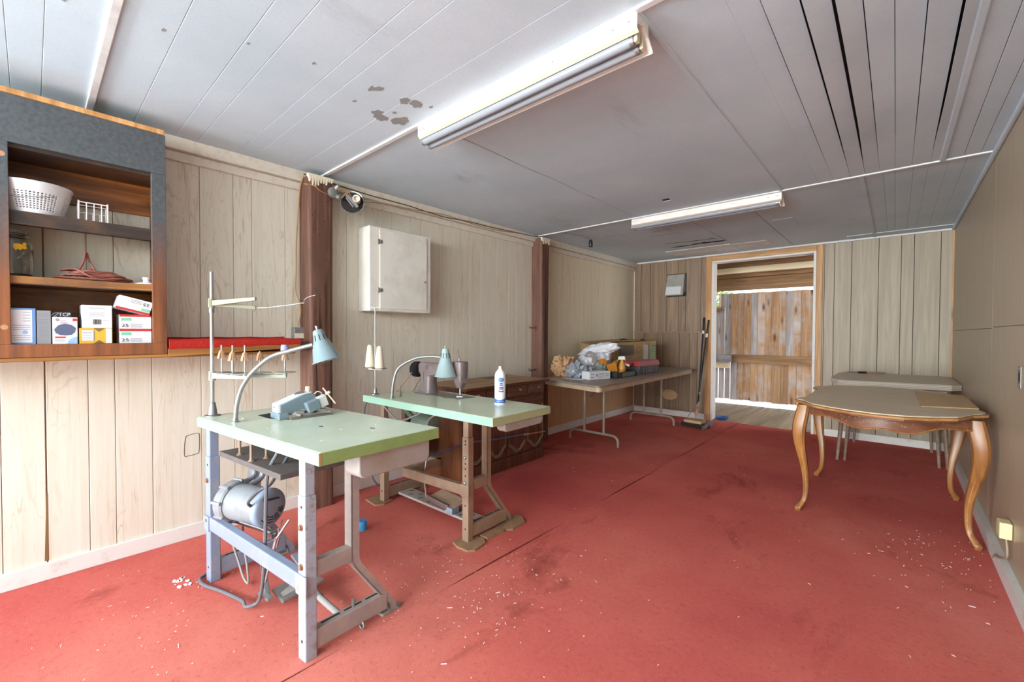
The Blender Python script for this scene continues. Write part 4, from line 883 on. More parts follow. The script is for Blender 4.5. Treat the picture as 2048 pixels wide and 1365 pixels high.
for k in range(46):
    u, v = rs_.uniform(.05, 1.02), rs_.uniform(.02, .5); a = rs_.uniform(0, 3); l = rs_.uniform(.002, .008)
    spk.bar((u, v, .7905), (u+l*cos(a), v+l*sin(a), .7905), .0016, .001)
mk('lint', spk, 'lint', TA, kind='stuff')
mk('knot_mark', MB(MA).prism([(.66+.012*cos(i*.6), .235+.007*sin(i*.6)*(1+.3*sin(i))) for i in range(10)], .7898, .7904), 'darkboard', TA); mk('knot_mark', MB(MA).prism([(.86+.014*cos(i*.6), .345+.007*sin(i*.6)*(1+.3*sin(i))) for i in range(10)], .7898, .7904), 'darkboard', TA)
mk('edge_chip', MB(MA).box((LA-.001, -.001, .745), (LA+.0008, .008, .787)).box((LA-.001, WA-.012, .752), (LA+.0008, WA-.004, .787)), 'peach', TA)
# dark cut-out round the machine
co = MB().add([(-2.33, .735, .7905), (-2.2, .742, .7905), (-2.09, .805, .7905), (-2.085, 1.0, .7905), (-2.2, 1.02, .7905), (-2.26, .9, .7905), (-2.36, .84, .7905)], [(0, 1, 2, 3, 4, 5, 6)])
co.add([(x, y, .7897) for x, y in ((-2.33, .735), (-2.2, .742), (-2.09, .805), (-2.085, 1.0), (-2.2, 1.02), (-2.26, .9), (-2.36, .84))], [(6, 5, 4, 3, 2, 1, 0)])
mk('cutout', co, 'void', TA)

# ---- motor slung under the front stand
mc = thing('sewing_motor', 'round grey clutch motor slung under the front sewing stand', 'motor', (-2.25, .67, .29))
C0 = V3((-2.12, .718, .395)); axm = V3((.928, .37, -.02)).normalized(); R0 = C0-axm*.255
mk('motor_body', MB().lathe([(.066, 0), (.074, .006), (.08, .03), (.0825, .05), (.0825, .235), (.080, .243)], R0, axm, 36), 'motor', mc, smooth=True)
cap = mk('end_cap', MB().lathe([(.086, .232), (.0865, .246), (.083, .256), (.074, .263), (.04, .268), (0, .269)], R0, axm, 36, capt=False), 'motorcap', mc, smooth=True)
u_ = axm.cross(Z1).normalized(); w_ = u_.cross(axm).normalized()
sl = MB()
for k, rr in enumerate((.038, .050, .062)):
    for a0 in (-2.55, -1.95, -1.35, -.65):
        sl.tube([C0+axm*(.0128-.0002*k-.0035*(k == 2))+u_*(-rr*cos(a0+.5*i/5))+w_*(rr*sin(a0+.5*i/5)) for i in range(6)], .0028, 5)
mk('vent_slot', sl, 'void', cap)
mk('nameplate', MB().bar(C0+axm*.012+w_*.04-u_*.03, C0+axm*.012+w_*.052+u_*.045, .024, .006, w_), 'boxblack', cap)
mk('flange', MB().lathe([(.083, .0), (.093, .01), (.094, .05), (.088, .058)], R0, axm, 32), 'motor', mc, smooth=True)
for k in range(8):
    a = k*pi/4+.2; p = R0+axm*.03+u_*(.094*cos(a))+w_*(.094*sin(a)); mk('lug', MB().bar(p-axm*.028, p+axm*.028, .014, .012, (p-R0)), 'motor', mc, bevel=.003)
for off in (0, .055):
    p0 = R0+axm*(.02+off); mk('bracket_arm', MB().tube(spl([p0-u_*.03+w_*.06, p0-u_*.105+w_*.085, p0-u_*.10+w_*.15, p0-u_*.05+w_*.195, p0+w_*.222+u_*.02], 5), [.013]*20+[.014], 8), 'motor', mc, smooth=True)
mk('top_bracket', MB().bar(R0+axm*.0+w_*.217, R0+axm*.14+w_*.217, .06, .02, w_), 'dullsteel', mc, bevel=.003)
mk('clutch_lever', MB().tube([R0+axm*.02-w_*.095+u_*.0, R0+axm*.16-w_*.125-u_*.03, R0+axm*.245-w_*.14-u_*.035], .012, 10).cyl(R0+axm*.24-w_*.14-u_*.055, R0+axm*.24-w_*.14-u_*.012, .015, 10), 'dullsteel', mc, smooth=True)
mk('lever_hook', MB().tube(spl([R0+axm*.262-w_*.11-u_*.04, R0+axm*.265-w_*.15-u_*.04, R0+axm*.255-w_*.2-u_*.035], 4), .006, 6), 'steel', mc)
# cords hanging from the front stand
seg2 = lambda nm, pts, r, mat, lab, **k: solo(nm, MB().tube(spl(pts, 6), r, 8), mat, lab, 'cord', smooth=True)
seg2('power_cord', [(-1.90, .70, .742), (-1.915, .675, .69), (-1.955, .655, .61), (-1.965, .65, .5), (-1.97, .648, .36), (-1.975, .645, .22), (-1.995, .64, .1), (-2.03, .635, .035), (-2.06, .60, .02), (-2.10, .60, .026), (-2.2, .585, .016), (-2.3, .56, .012), (-2.4, .525, .012), (-2.47, .525, .012), (-2.5, .56, .012)], .0075, 'midcord', 'long grey cord dropping from the front stand to the carpet and round its left leg')
seg2('motor_cord', [(-1.87, .735, .742), (-1.90, .715, .68), (-1.95, .69, .60), (-1.975, .67, .55), (-2.02, .64, .52), (-2.085, .62, .46), (-2.11, .635, .43)], .0065, 'rubber', 'dark cord curving from the front stand top into the motor end')
seg2('motor_cord', [(-2.35, .62, .30), (-2.36, .63, .2), (-2.34, .65, .1), (-2.30, .66, .03), (-2.25, .665, .02), (-2.24, .66, .09), (-2.25, .65, .2), (-2.27, .65, .29)], .005, 'greycord', 'thin cord looping below the motor to the carpet')

# ---- overlock machine
ov = thing('overlock_machine', 'blue and off-white overlock sewing machine on the front stand', 'sewing machine', (-2.15, .88, .7906))
zt = .7906
m = MB(); pr = [(.768, 0), (.768, .066), (.79, .074), (.87, .104), (.915, .112), (.945, .085), (.955, .03), (.955, 0)]
m.prof([(0, y, z) for y, z in pr], (-2.205, 0, zt), (-2.135, 0, zt)); mk('body', m, 'machineblue', ov, bevel=.004)
mk('top_cover', MB().prof([(0, y, z) for y, z in ((.760, .028), (.760, .070), (.79, .080), (.872, .111), (.918, .117), (.918, .108), (.87, .100), (.795, .07), (.775, .062), (.775, .028))], (-2.212, 0, zt), (-2.142, 0, zt)), 'machinelight', ov, bevel=.004)
mk('front_base', MB().box((-2.225, .757, zt), (-2.115, .80, zt+.03)), 'machineblue', ov, bevel=.003)
mk('logo_mark', MB().box((-2.19, .7592, zt+.05), (-2.185, .7602, zt+.056)).box((-2.182, .7592, zt+.05), (-2.177, .7602, zt+.056)), 'printblack', ov)
mk('looper_cover', MB(Matrix.Translation((-2.115, .905, zt+.05)) @ Matrix.Rotation(.32, 4, 'X')).box((-.02, -.026, -.026), (.02, .034, .026)), 'machineblue', ov, bevel=.004)
mk('side_block', MB(Matrix.Translation((-2.115, .955, zt+.07)) @ Matrix.Rotation(.35, 4, 'X')).box((-.02, -.018, -.03), (.014, .022, .024)), 'machinelight', ov, bevel=.003)
mk('cavity', MB().box((-2.1352, .885, zt+.03), (-2.13, .915, zt+.06)), 'void', ov)
mk('bed_plate', MB().box((-2.135, .80, zt), (-2.088, 1.0, zt+.006)), 'plate', ov, bevel=.001)
rm = random.Random(6); 
mk('feed_works', MB().box((-2.134, .80, zt+.006), (-2.112, .995, zt+.018)).box((-2.13, .83, zt+.018), (-2.115, .87, zt+.03)).cyl((-2.125, .82, zt+.02), (-2.105, .85, zt+.012), .006, 8).cyl((-2.12, .93, zt+.02), (-2.10, .99, zt+.014), .005, 8).box((-2.125, .95, zt+.016), (-2.11, .975, zt+.032)), 'dust', ov)
mk('presser', MB().bar((-2.128, .86, zt+.036), (-2.11, .97, zt+.022), .008, .006).bar((-2.115, .93, zt+.012), (-2.1, 1.01, zt+.009), .016, .004), 'steel', ov)
mk('oil_knob', MB().lathe([(.008, 0), (.008, .012), (.013, .013), (.0125, .032), (.011, .034), (0, .034)], (-2.155, .905, zt+.108), Z1, 14, capt=False), 'beige', ov, smooth=True)
mk('tension_disc', MB().lathe([(.022, 0), (.022, .006), (0, .008)], (-2.17, .87, zt+.108), (0, -.3, 1), 16, capt=False), 'dullsteel', ov)
mk('lever', MB().bar((-2.105, .955, zt+.135), (-2.075, 1.005, zt+.055), .012, .006).bar((-2.098, .968, zt+.105), (-2.08, .98, zt+.115), .012, .012), 'beige', ov, bevel=.001)
mk('thread_guide', MB().tube(spl([(-2.12, .92, zt+.106), (-2.11, .93, zt+.118), (-2.10, .945, zt+.112), (-2.11, .95, zt+.1)], 4), .0025, 6), 'steel', ov)

# ---- tall thread stand on the front table
ts = thing('thread_stand', 'tall chrome thread stand with peach spool holders on V-shaped arms, on the front stand', 'thread stand', (-2.478, .584, .79))
bx, by = -2.478, .584
mk('pole', MB().cyl((bx, by, .80), (bx, by, 1.488), .0085, 12), 'steel', ts, smooth=True)
mk('base', MB().lathe([(.034, 0), (.034, .004), (.020, .007), (.0175, .03), (.013, .062), (.0095, .066), (.0, .066)], (bx, by, .79), Z1, 20, capt=False), 'dullsteel', ts, smooth=True)
def arms(zr, ends, mat, w, h):
    mk('clamp', MB().lathe([(.0145, -h*.9), (.0145, h*.9)], (bx, by, zr), Z1, 14).box((bx-.012, by-.012, zr-h*.7), (bx+.012, by+.012, zr+h*.7)), mat, ts, bevel=.002)
    for e in ends:
        e = V3(e); d = (e-V3((bx, by, e.z))).normalized(); mk('arm', MB().hexa([V3((bx, by, zr))+d*.008+d.cross(Z1)*s_*w+Z1*q for s_, q in ((-1, -h/2), (1, -h/2))]+[e+d.cross(Z1)*w*.7-Z1*h*.32, e-d.cross(Z1)*w*.7-Z1*h*.32]+[V3((bx, by, zr))+d*.008+d.cross(Z1)*s_*w+Z1*q for s_, q in ((-1, h/2), (1, h/2))]+[e+d.cross(Z1)*w*.7+Z1*h*.32, e-d.cross(Z1)*w*.7+Z1*h*.32]), mat, ts, bevel=.002)
arms(1.338, ((-2.282, .716, 1.358), (-2.375, .746, 1.319)), 'khaki', .009, .026)
arms(.985, ((-2.291, .685, .982), (-2.275, .85, .978)), 'khakigrey', .010, .026)
mk('collar', MB().cyl((bx, by, 1.292), (bx, by, 1.312), .0115, 12), 'dullsteel', ts)
discs = [(-2.440, .614, 1), (-2.372, .642, 1), (-2.310, .676, 1), (-2.42, .652, 0), (-2.352, .754, 0), (-2.281, .845, 0)]
for k, (x, y, full) in enumerate(discs):
    zz = 1.0-(.004 if not full else 0)
    dk = mk('spool_disc', MB().lathe([(.010, -.014), (.010, 0), (.052, .001), (.052, .003), (0, .003)], (x, y, zz), Z1, 24, capt=False), 'khakigrey', ts, smooth=True)
    hi = .135 if full else .108
    mk('pin', MB().cyl((x, y, zz), (x, y, zz+hi), .0036, 8), 'steel', dk, smooth=True)
    cm = MB(); zc = zz+(.062 if k not in (0,) else .07)
    cm.lathe([(.008, .040), (.009, .038), (.010, .028), (.0085, .028)], (x, y, zc), Z1, 12, False, True)
    for q in range(6):
        a = q*pi/3; d = V3((cos(a), sin(a), 0)); t_ = V3((-sin(a), cos(a), 0)); o_ = V3((x, y, zc))
        cm.hexa([o_+d*.017-t_*.0055, o_+d*.019-t_*.0055, o_+d*.019+t_*.0055, o_+d*.017+t_*.0055, o_+d*.0072-t_*.004+Z1*.036, o_+d*.0095-t_*.004+Z1*.036, o_+d*.0095+t_*.004+Z1*.036, o_+d*.0072+t_*.004+Z1*.036])
    mk('spool_cone', cm, 'peach', dk)
mk('thread_spool', MB().lathe([(.017, 0), (.017, .012), (.019, .013), (.019, .034), (.017, .035), (.0165, .044), (0, .044)], (-2.281, .845, 1.092), Z1, 18, capt=False), 'purplethread', ts, smooth=True, label='violet and white thread spool')
seg('wire_guide', [(-2.392, .741, 1.30), (-2.375, .746, 1.318), (-2.34, .775, 1.32), (-2.25, .86, 1.335), (-2.21, .90, 1.345), (-2.20, .905, 1.34), (-2.205, .91, 1.36), (-2.195, .925, 1.375), (-2.17, .95, 1.385)], .0016, 'dullsteel', ts, 5, 5)

# ---- gooseneck lamps
def lamp(nm, label, pts, shtop, shbot, r0, r1, r2, mat, on):
    t = thing(nm, label, 'lamp', pts[0]); P0 = V3(pts[0])
    mk('base', MB().lathe([(.016, 0), (.016, .004), (.012, .006), (.011, .02), (0, .02)], P0, Z1, 14, capt=False), 'dullsteel', t, smooth=True)
    mk('gooseneck', MB().tube(spl(pts, 8), .0095, 12), 'aluminium', t, smooth=True)
    a, b = V3(shtop), V3(shbot); d = (b-a).normalized(); h = (b-a).length
    k = .50
    mk('shade', MB().lathe([(0, -.006), (r0*.72, -.005), (r0*.95, 0), (r0, .006), (r1, h*k-.012), (r1+.004, h*k-.006), (r1+.0045, h*k), (r1*1.12+.004, h*k+.006), (r2*.96, h-.006), (r2+.002, h-.002), (r2+.002, h+.001), (r2-.003, h), (r1*1.02, h*k+.008), (r1*.8, h*k-.02), (0, h*k-.03)], a, d, 36, capb=False, capt=False), mat, t, smooth=True)
    mk('lamp_knob', MB().cyl(a-d*.022, a-d*.005, .0045, 10).cyl(a-d*.024, a-d*.012, .006, 6), 'dullsteel', t)
    u = d.orthogonal().normalized(); sl = MB()
    for q in range(10):
        an = q*2*pi/10; w = (Matrix.Rotation(an, 3, d) @ u); sl.bar(a+d*(h*.14)+w*(r0+.0012+(r1-r0)*.22), a+d*(h*.33)+w*(r0+.0022+(r1-r0)*.62), .0035, .0022, w)
    mk('vent_slot', sl, 'void', t)
    mk('bulb', MB().ball(a+d*h*.72, r1*.75, 14), 'lampin', t, smooth=True)
    return t
lamp('gooseneck_lamp', 'grey-blue bell lamp on a tall bent gooseneck, over the front sewing stand', [(-2.224, .611, .79), (-2.222, .615, .858), (-2.211, .627, .926), (-2.195, .642, .971), (-2.171, .665, 1.017), (-2.113, .719, 1.085), (-2.045, .78, 1.115), (-1.968, .849, 1.143)], (-1.953, .864, 1.205), (-1.922, .892, 1.071), .023, .036, .062, 'lampblue', 0)
lamp('gooseneck_lamp', 'pale blue bell lamp on a curved gooseneck, over the rear sewing machine', [(-2.475, 1.582, .765), (-2.466, 1.588, .87), (-2.44, 1.61, .965), (-2.365, 1.68, 1.026), (-2.29, 1.75, 1.042), (-2.228, 1.803, 1.036)], (-2.213, 1.817, 1.09), (-2.209, 1.818, .912), .022, .038, .072, 'lampblue2', 0)

# ---- rear sewing stand
cB = dict(top='mint2', edge='mintedge2', edge2='oliveedge', frame=('brownframe', 'brownframe'), inner=('brownframe', 'brownframe'), bar='brownframe', bolt='aluminium', holes=1, vback=(.29, .245), vfoot=(.46, .46))
TB, MBm, LB, WB, mbB = stand('sewing_table', 'pale mint sewing stand on a brown-grey frame, behind the front one, with the spray can', (-2.749, 1.527, 0), (-1.517, 1.554, 0), (-1.529, 2.057, 0), .765, .045, cB, ((.038, .108), (.914, .085)), None)
drawer(mbB, 1.165, 1.225, .10, .44, .672, .722, TB)
st = mk('stretcher', mbB().hexa([(.335, .085, .25), (.912, .083, .268), (.912, .12, .268), (.335, .12, .25), (.335, .085, .308), (.912, .083, .328), (.912, .12, .328), (.335, .12, .308)]), 'brownframe', TB, bevel=.004)
mk('clip', mbB().box((.908, .079, .262), (.972, .0845, .335)), 'brownframe', st, bevel=.002)
mk('return_bar', mbB().box((.335, .12, .255), (.375, .40, .306)), 'brownframe', TB, bevel=.003); mk('side_bar', mbB().box((.09, .37, .255), (.375, .40, .306)), 'brownframe', TB, bevel=.003)
tp = mk('treadle_plate', mbB().box((.12, .205, .045), (.93, .315, .06)), 'tray', TB, bevel=.002)
sm = MB(MBm)
for k in range(15):
    u = .16+k*.052; v = .23 if k % 2 else .275
    sm.bar((u, v, .0602), (u+.016, v+.008, .0602), .008, .0012).bar((u+.012, v+.008, .0602), (u+.026, v+.02, .0602), .007, .0012)
mk('pedal_slot', sm, 'void', tp)
pd = mk('pedal', mbB().hexa([(.42, .225, .085), (.70, .19, .085), (.73, .30, .12), (.47, .32, .125), (.42, .225, .095), (.70, .19, .095), (.73, .30, .13), (.47, .32, .135)]), 'brownframe', TB, bevel=.003)
mk('pedal_rail', mbB().bar((.42, .215, .10), (.66, .195, .095), .016, .03), 'steel', pd, bevel=.003); mk('pedal_bracket', mbB().box((.64, .19, .062), (.71, .25, .10)), 'bluegrey', pd, bevel=.003)
mk('link_rod', mbB().tube([(.43, .21, .10), (.415, .205, .24), (.40, .25, .42)], .005, 8), 'aluminium', TB)
def pad(nm, pts, z0, z1, mat='cardpad'): return MB().prism(pts, z0, z1)
pg = 'cardboard under the rear sewing stand'
solo('cardboard_pad', pad('', [(-1.862, 1.585), (-1.80, 1.565), (-1.725, 1.572), (-1.70, 1.605), (-1.715, 1.70), (-1.76, 1.735), (-1.82, 1.72), (-1.868, 1.66)], -.001, .011), 'cardpad', 'folded brown cardboard pad under the nearest leg of the rear stand', 'cardboard', pg)
solo('cardboard_pad', pad('', [(-1.835, 1.90), (-1.76, 1.88), (-1.715, 1.935), (-1.725, 2.06), (-1.80, 2.115), (-1.86, 2.07), (-1.87, 1.96)], -.001, .011), 'cardpad', 'brown cardboard pad under the bent back foot of the rear stand', 'cardboard', pg)
solo('cardboard_strip', pad('', [(-1.80, 1.738), (-1.742, 1.742), (-1.738, 1.885), (-1.795, 1.89)], -.001, .016), 'cardpad', 'brown cardboard strip lying between the two pads of the rear stand', 'cardboard', pg)
solo('cardboard_pad', pad('', [(-2.80, 1.575), (-2.66, 1.565), (-2.63, 1.62), (-2.65, 1.70), (-2.74, 1.715), (-2.81, 1.66)], -.001, .011), 'cardpad', 'brown cardboard pad under the far left leg of the rear stand', 'cardboard', pg)
# ---- grey sewing machine on the rear stand
sw = thing('sewing_machine', 'dull taupe straight-stitch sewing machine on the rear stand', 'sewing machine', (-2.4, 1.9, .7655))
zt = .7655
mk('bed_plate', MB().prism([(-2.60, 1.845), (-2.27, 1.835), (-2.235, 1.82), (-2.13, 1.84), (-2.10, 1.98), (-2.58, 1.985)], zt, zt+.004), 'plate', sw, bevel=.001)
m = MB(); vs = []; rows = [(.004, -2.60, -2.435, 1.845, 1.965), (.02, -2.592, -2.44, 1.85, 1.96), (.06, -2.578, -2.445, 1.858, 1.952), (.125, -2.565, -2.448, 1.862, 1.948), (.15, -2.60, -2.30, 1.862, 1.948), (.20, -2.605, -2.30, 1.865, 1.945), (.218, -2.59, -2.30, 1.88, 1.93)]
n = 16
for z, xa, xb, ya, yb in rows:
    for k in range(n):
        a = 2*pi*k/n; ca, sa = cos(a), sin(a); ca = math.copysign(abs(ca)**.6, ca); sa = math.copysign(abs(sa)**.6, sa)
        vs.append(((xa+xb)/2+(xb-xa)/2*ca, (ya+yb)/2+(yb-ya)/2*sa, zt+z))
fs = [(j*n+k, j*n+(k+1) % n, (j+1)*n+(k+1) % n, (j+1)*n+k) for j in range(len(rows)-1) for k in range(n)]+[tuple(range(n))[::-1], tuple((len(rows)-1)*n+k for k in range(n))]
mk('column', m.add(vs, fs), 'taupe', sw, smooth=True)
m = MB(); vs = []; secs = [(-2.46, .118, .218, .043), (-2.38, .125, .216, .04), (-2.26, .132, .222, .038), (-2.19, .12, .238, .038), (-2.14, .09, .24, .038), (-2.125, .1, .232, .03)]
for x, zl, zh, hw in secs:
    for k in range(n):
        a = 2*pi*k/n; ca, sa = cos(a), sin(a); ca = math.copysign(abs(ca)**.55, ca); sa = math.copysign(abs(sa)**.55, sa)
        vs.append((x, 1.905+hw*ca, zt+(zl+zh)/2+(zh-zl)/2*sa))
fs = [(j*n+k, j*n+(k+1) % n, (j+1)*n+(k+1) % n, (j+1)*n+k) for j in range(len(secs)-1) for k in range(n)]+[tuple(range(n))[::-1], tuple((len(secs)-1)*n+k for k in range(n))]
mk('arm', m.add(vs, fs), 'taupe', sw, smooth=True)
m = MB(); vs = []; secs = [(.064, .016, .016), (.070, .024, .022), (.10, .034, .03), (.14, .043, .036), (.16, .046, .04), (.225, .048, .041), (.238, .046, .039), (.242, .040, .034)]
for z, hx_, hy_ in secs:
    for k in range(n):
        a = 2*pi*k/n; ca, sa = cos(a), sin(a); vs.append((-2.165+hx_*math.copysign(abs(ca)**.5, ca), 1.905+hy_*math.copysign(abs(sa)**.5, sa), zt+z))
fs = [(j*n+k, j*n+(k+1) % n, (j+1)*n+(k+1) % n, (j+1)*n+k) for j in range(len(secs)-1) for k in range(n)]+[tuple(range(n))[::-1], tuple((len(secs)-1)*n+k for k in range(n))]
mk('head', m.add(vs, fs), 'taupe', sw, smooth=True)
mk('needle_bar', MB().cyl((-2.165, 1.905, zt+.018), (-2.165, 1.905, zt+.068), .0035, 8).cyl((-2.18, 1.915, zt+.016), (-2.18, 1.915, zt+.068), .003, 8), 'steel', sw, smooth=True); mk('presser_foot', MB().bar((-2.185, 1.89, zt+.008), (-2.15, 1.915, zt+.008), .016, .004).box((-2.19, 1.9, zt+.01), (-2.172, 1.925, zt+.022)), 'steel', sw)
mk('handwheel', MB().lathe([(.052, 0), (.058, .006), (.058, .014), (.046, .018), (.046, .026), (.058, .03), (.057, .04), (.040, .046), (0, .046)], (-2.665, 1.905, zt+.163), X1, 28, capt=False), 'black', sw, smooth=True)
mk('top_screw', MB().lathe([(.006, 0), (.006, .014), (.011, .015), (.011, .022), (0, .022)], (-2.175, 1.905, zt+.240), Z1, 12, capt=False), 'dullsteel', sw); mk('dial', MB().lathe([(.013, 0), (.012, .005), (.004, .006), (0, .004)], (-2.128, 1.885, zt+.19), (.9, -.4, 0), 16, capt=False), 'black', sw)
mk('oil_rod', MB().cyl((-2.515, 1.855, zt+.012), (-2.515, 1.857, zt+.15), .0042, 8).bar((-2.55, 1.857, zt+.028), (-2.47, 1.852, zt+.028), .006, .005), 'dust', sw); mk('tension_knob', MB().lathe([(.009, 0), (.009, .012), (.005, .018), (0, .02)], (-2.33, 1.868, zt+.165), (0, -1, 0), 12, capt=False), 'black', sw)
mk('drive_belt', MB().tube([(-2.645, 1.86, zt+.14), (-2.66, 1.735, zt+.006)], .0045, 8).tube([(-2.645, 1.95, zt+.12), (-2.63, 1.86, zt+.006)], .0045, 8), 'brownframe', sw)
mk('arm_plate', MB().lathe([(.018, 0), (.016, .003), (0, .004)], (-2.47, 1.866, zt+.19), (0, -1, 0), 14, capt=False), 'dullsteel', sw)
bo_ = thing('bobbin_winder', 'small cream plastic peg standing by the lamp foot on the rear stand', 'bobbin', (-2.56, 1.70, .7655))
mk('peg', MB().lathe([(.010, 0), (.011, .022), (.009, .034), (.004, .036), (.003, .062), (0, .064)], (-2.50, 1.66, .7655), Z1, 14, capt=False), 'khaki', bo_, smooth=True); mk('peg_tip', MB().cyl((-2.50, 1.66, .80), (-2.498, 1.665, .842), .003, 6), 'rust', bo_)
# ---- two-cone thread stand
t2 = thing('thread_stand', 'slim thread stand holding two big cream cones, on the corner of the rear sewing stand', 'thread stand', (-2.76, 1.61, .765))
bx, by = -2.72, 1.605
mk('pole', MB().cyl((bx, by, .775), (bx, by, 1.374), .0055, 10), 'aluminium', t2, smooth=True); mk('base', MB().lathe([(.03, 0), (.03, .003), (.014, .008), (.010, .035), (.006, .045), (0, .045)], (bx, by, .766), Z1, 18, capt=False), 'dullsteel', t2, smooth=True)
mk('top_hook', MB().tube(spl([(bx-.03, by-.02, 1.365), (bx-.015, by-.012, 1.378), (bx, by, 1.37), (bx+.02, by+.012, 1.378), (bx+.03, by+.018, 1.362)], 4), .0025, 6), 'dullsteel', t2)
mk('cross_arm', MB().bar((bx-.035, by-.03, .944), (bx+.04, by+.034, .940), .016, .008), 'dullsteel', t2)
for k, (dx, dy, z) in enumerate(((-.032, -.022, .952), (.022, .02, .944))):
    dk = mk('spool_disc', MB().lathe([(.048, 0), (.05, .002), (.048, .004), (0, .004)], (bx+dx, by+dy, z), Z1, 22, capt=False), 'brownframe', t2, smooth=True)
    mk('thread_cone', MB().lathe([(.030, .003), (.034, .01), (.033, .02), (.019, .148), (.016, .154), (.012, .155), (.011, .160), (0, .160)], (bx+dx, by+dy, z), Z1, 24, capt=False), 'thread', dk, smooth=True)
# ---- things under the rear stand
gm = thing('sewing_motor', 'sage green motor under the rear sewing stand, behind its front edge', 'motor', (-2.5, 1.85, .5))
mk('motor_body', MB().lathe([(.05, 0), (.075, .015), (.08, .04), (.08, .16), (.07, .18), (.03, .19)], (-2.56, 1.84, .555), (1, .1, -.05), 24), 'green', gm, smooth=True)
mk('bracket', MB().tube(spl([(-2.56, 1.8, .60), (-2.58, 1.76, .66), (-2.53, 1.78, .712)], 4), .018, 8).bar((-2.6, 1.84, .70), (-2.46, 1.84, .70), .08, .03), 'green', gm, smooth=True)
mk('pulley', MB().lathe([(.03, 0), (.05, .006), (.04, .012), (.05, .018), (.02, .024)], (-2.59, 1.84, .555), (-1, 0, 0), 20), 'black', gm, smooth=True)
seg2('grey_cord', [(-2.64, 1.60, .72), (-2.60, 1.63, .66), (-2.52, 1.66, .60), (-2.42, 1.70, .63), (-2.30, 1.72, .69), (-2.26, 1.73, .718)], .006, 'greycord', 'pale cord drooping under the top of the rear stand, near the green motor')
seg2('grey_cord', [(-2.71, 1.545, .74), (-2.73, 1.53, .68), (-2.735, 1.535, .6), (-2.72, 1.56, .52), (-2.715, 1.58, .36), (-2.74, 1.60, .16), (-2.70, 1.74, .02), (-2.78, 1.85, .012)], .0055, 'rubber', 'dark cord hanging down the left leg of the rear stand')
seg2('grey_cord', [(-2.08, 1.74, .718), (-2.16, 1.72, .69), (-2.24, 1.70, .63), (-2.25, 1.70, .56)], .006, 'greycord', 'short pale cord end curving down from the middle of the rear stand')
gb = thing('switch_box', 'small grey steel switch box low behind the rear stand', 'box', (-2.84, 2.02, .18))
mk('box_body', MB().box((-3.022, 1.96, .18), (-2.80, 2.10, .36)), 'bluegrey', gb, bevel=.004); mk('cover_plate', MB().box((-2.92, 1.955, .19), (-2.81, 1.96, .35)), 'chip', gb, bevel=.001)
# ---- spray can
cn = thing('spray_can', 'tall white and blue spray can standing on the rear sewing stand', 'can', (-1.804, 1.911, .765))
cx_, cy_ = -1.89, 1.985
cx_, cy_ = -1.804, 1.911
mk('can_body', MB().lathe([(.031, 0), (.0335, .004), (.0335, .165), (.032, .178), (.026, .195), (.016, .207), (.0, .209)], (cx_, cy_, .765), Z1, 32, capt=False), 'canwhite', cn, smooth=True)
mk('base_ring', MB().lathe([(.0345, 0), (.0345, .008), (.033, .0085)], (cx_, cy_, .765), Z1, 32), 'canwhite', cn, smooth=True)
mk('nozzle', MB().lathe([(.014, .205), (.014, .214), (.009, .216), (.009, .228), (.007, .231), (0, .231)], (cx_, cy_, .765), Z1, 18, capt=False), 'canwhite', cn, smooth=True)
vw = math.atan2(-cy_, -cx_)
def wrap(a0, a1, z0f, z1f, r, mat, nm, par, n=14):
    vs = []
    for i in range(n+1):
        a = a0+(a1-a0)*i/n; q = i/n
        for rr in (r-.0004, r+.0005):
            for z in (z0f(q), z1f(q)): vs.append((cx_+rr*cos(a), cy_+rr*sin(a), .765+z))
    fs = []
    for i in range(n):
        o = i*4; p = o+4; fs += [(o+2, p+2, p+3, o+3), (o, o+1, p+1, p), (o+1, o+3, p+3, p+1), (o, p, p+2, o+2)]
    return mk(nm, MB().add(vs, fs), mat, par, smooth=False)
wrap(vw-1.7, vw+1.7, lambda q: .009, lambda q: .044-.020*sin(q*pi)+.006*q, .0336, 'canblue', 'label_band', cn, 24)
wrap(vw-.55, vw+.85, lambda q: .150-.014*math.sqrt(max(0, 1-(2*q-1)**2)), lambda q: .150+.014*math.sqrt(max(0, 1-(2*q-1)**2)), .0337, 'cantop', 'label_oval', cn, 20)
wrap(vw-.30, vw+.68, lambda q: .076, lambda q: .084, .0337, 'printred', 'label_stripe', cn)
for k, (z, w) in enumerate(((.128, .3), (.118, .3), (.104, .42), (.095, .42))): wrap(vw+.18-w, vw+.18+w, lambda q, z=z: z-.0035, lambda q, z=z: z+.0035, .0337, 'printblue' if k < 2 else 'printblue', 'label_word', cn, 8)
wrap(vw-.1, vw+.5, lambda q: .071, lambda q: .073, .0337, 'printred', 'label_line', cn); wrap(vw-.9, vw-.1, lambda q: .017, lambda q: .021, .0342, 'skyblue', 'label_line', cn); wrap(vw+.05, vw+.7, lambda q: .017, lambda q: .023, .0342, 'skyblue', 'label_line', cn)
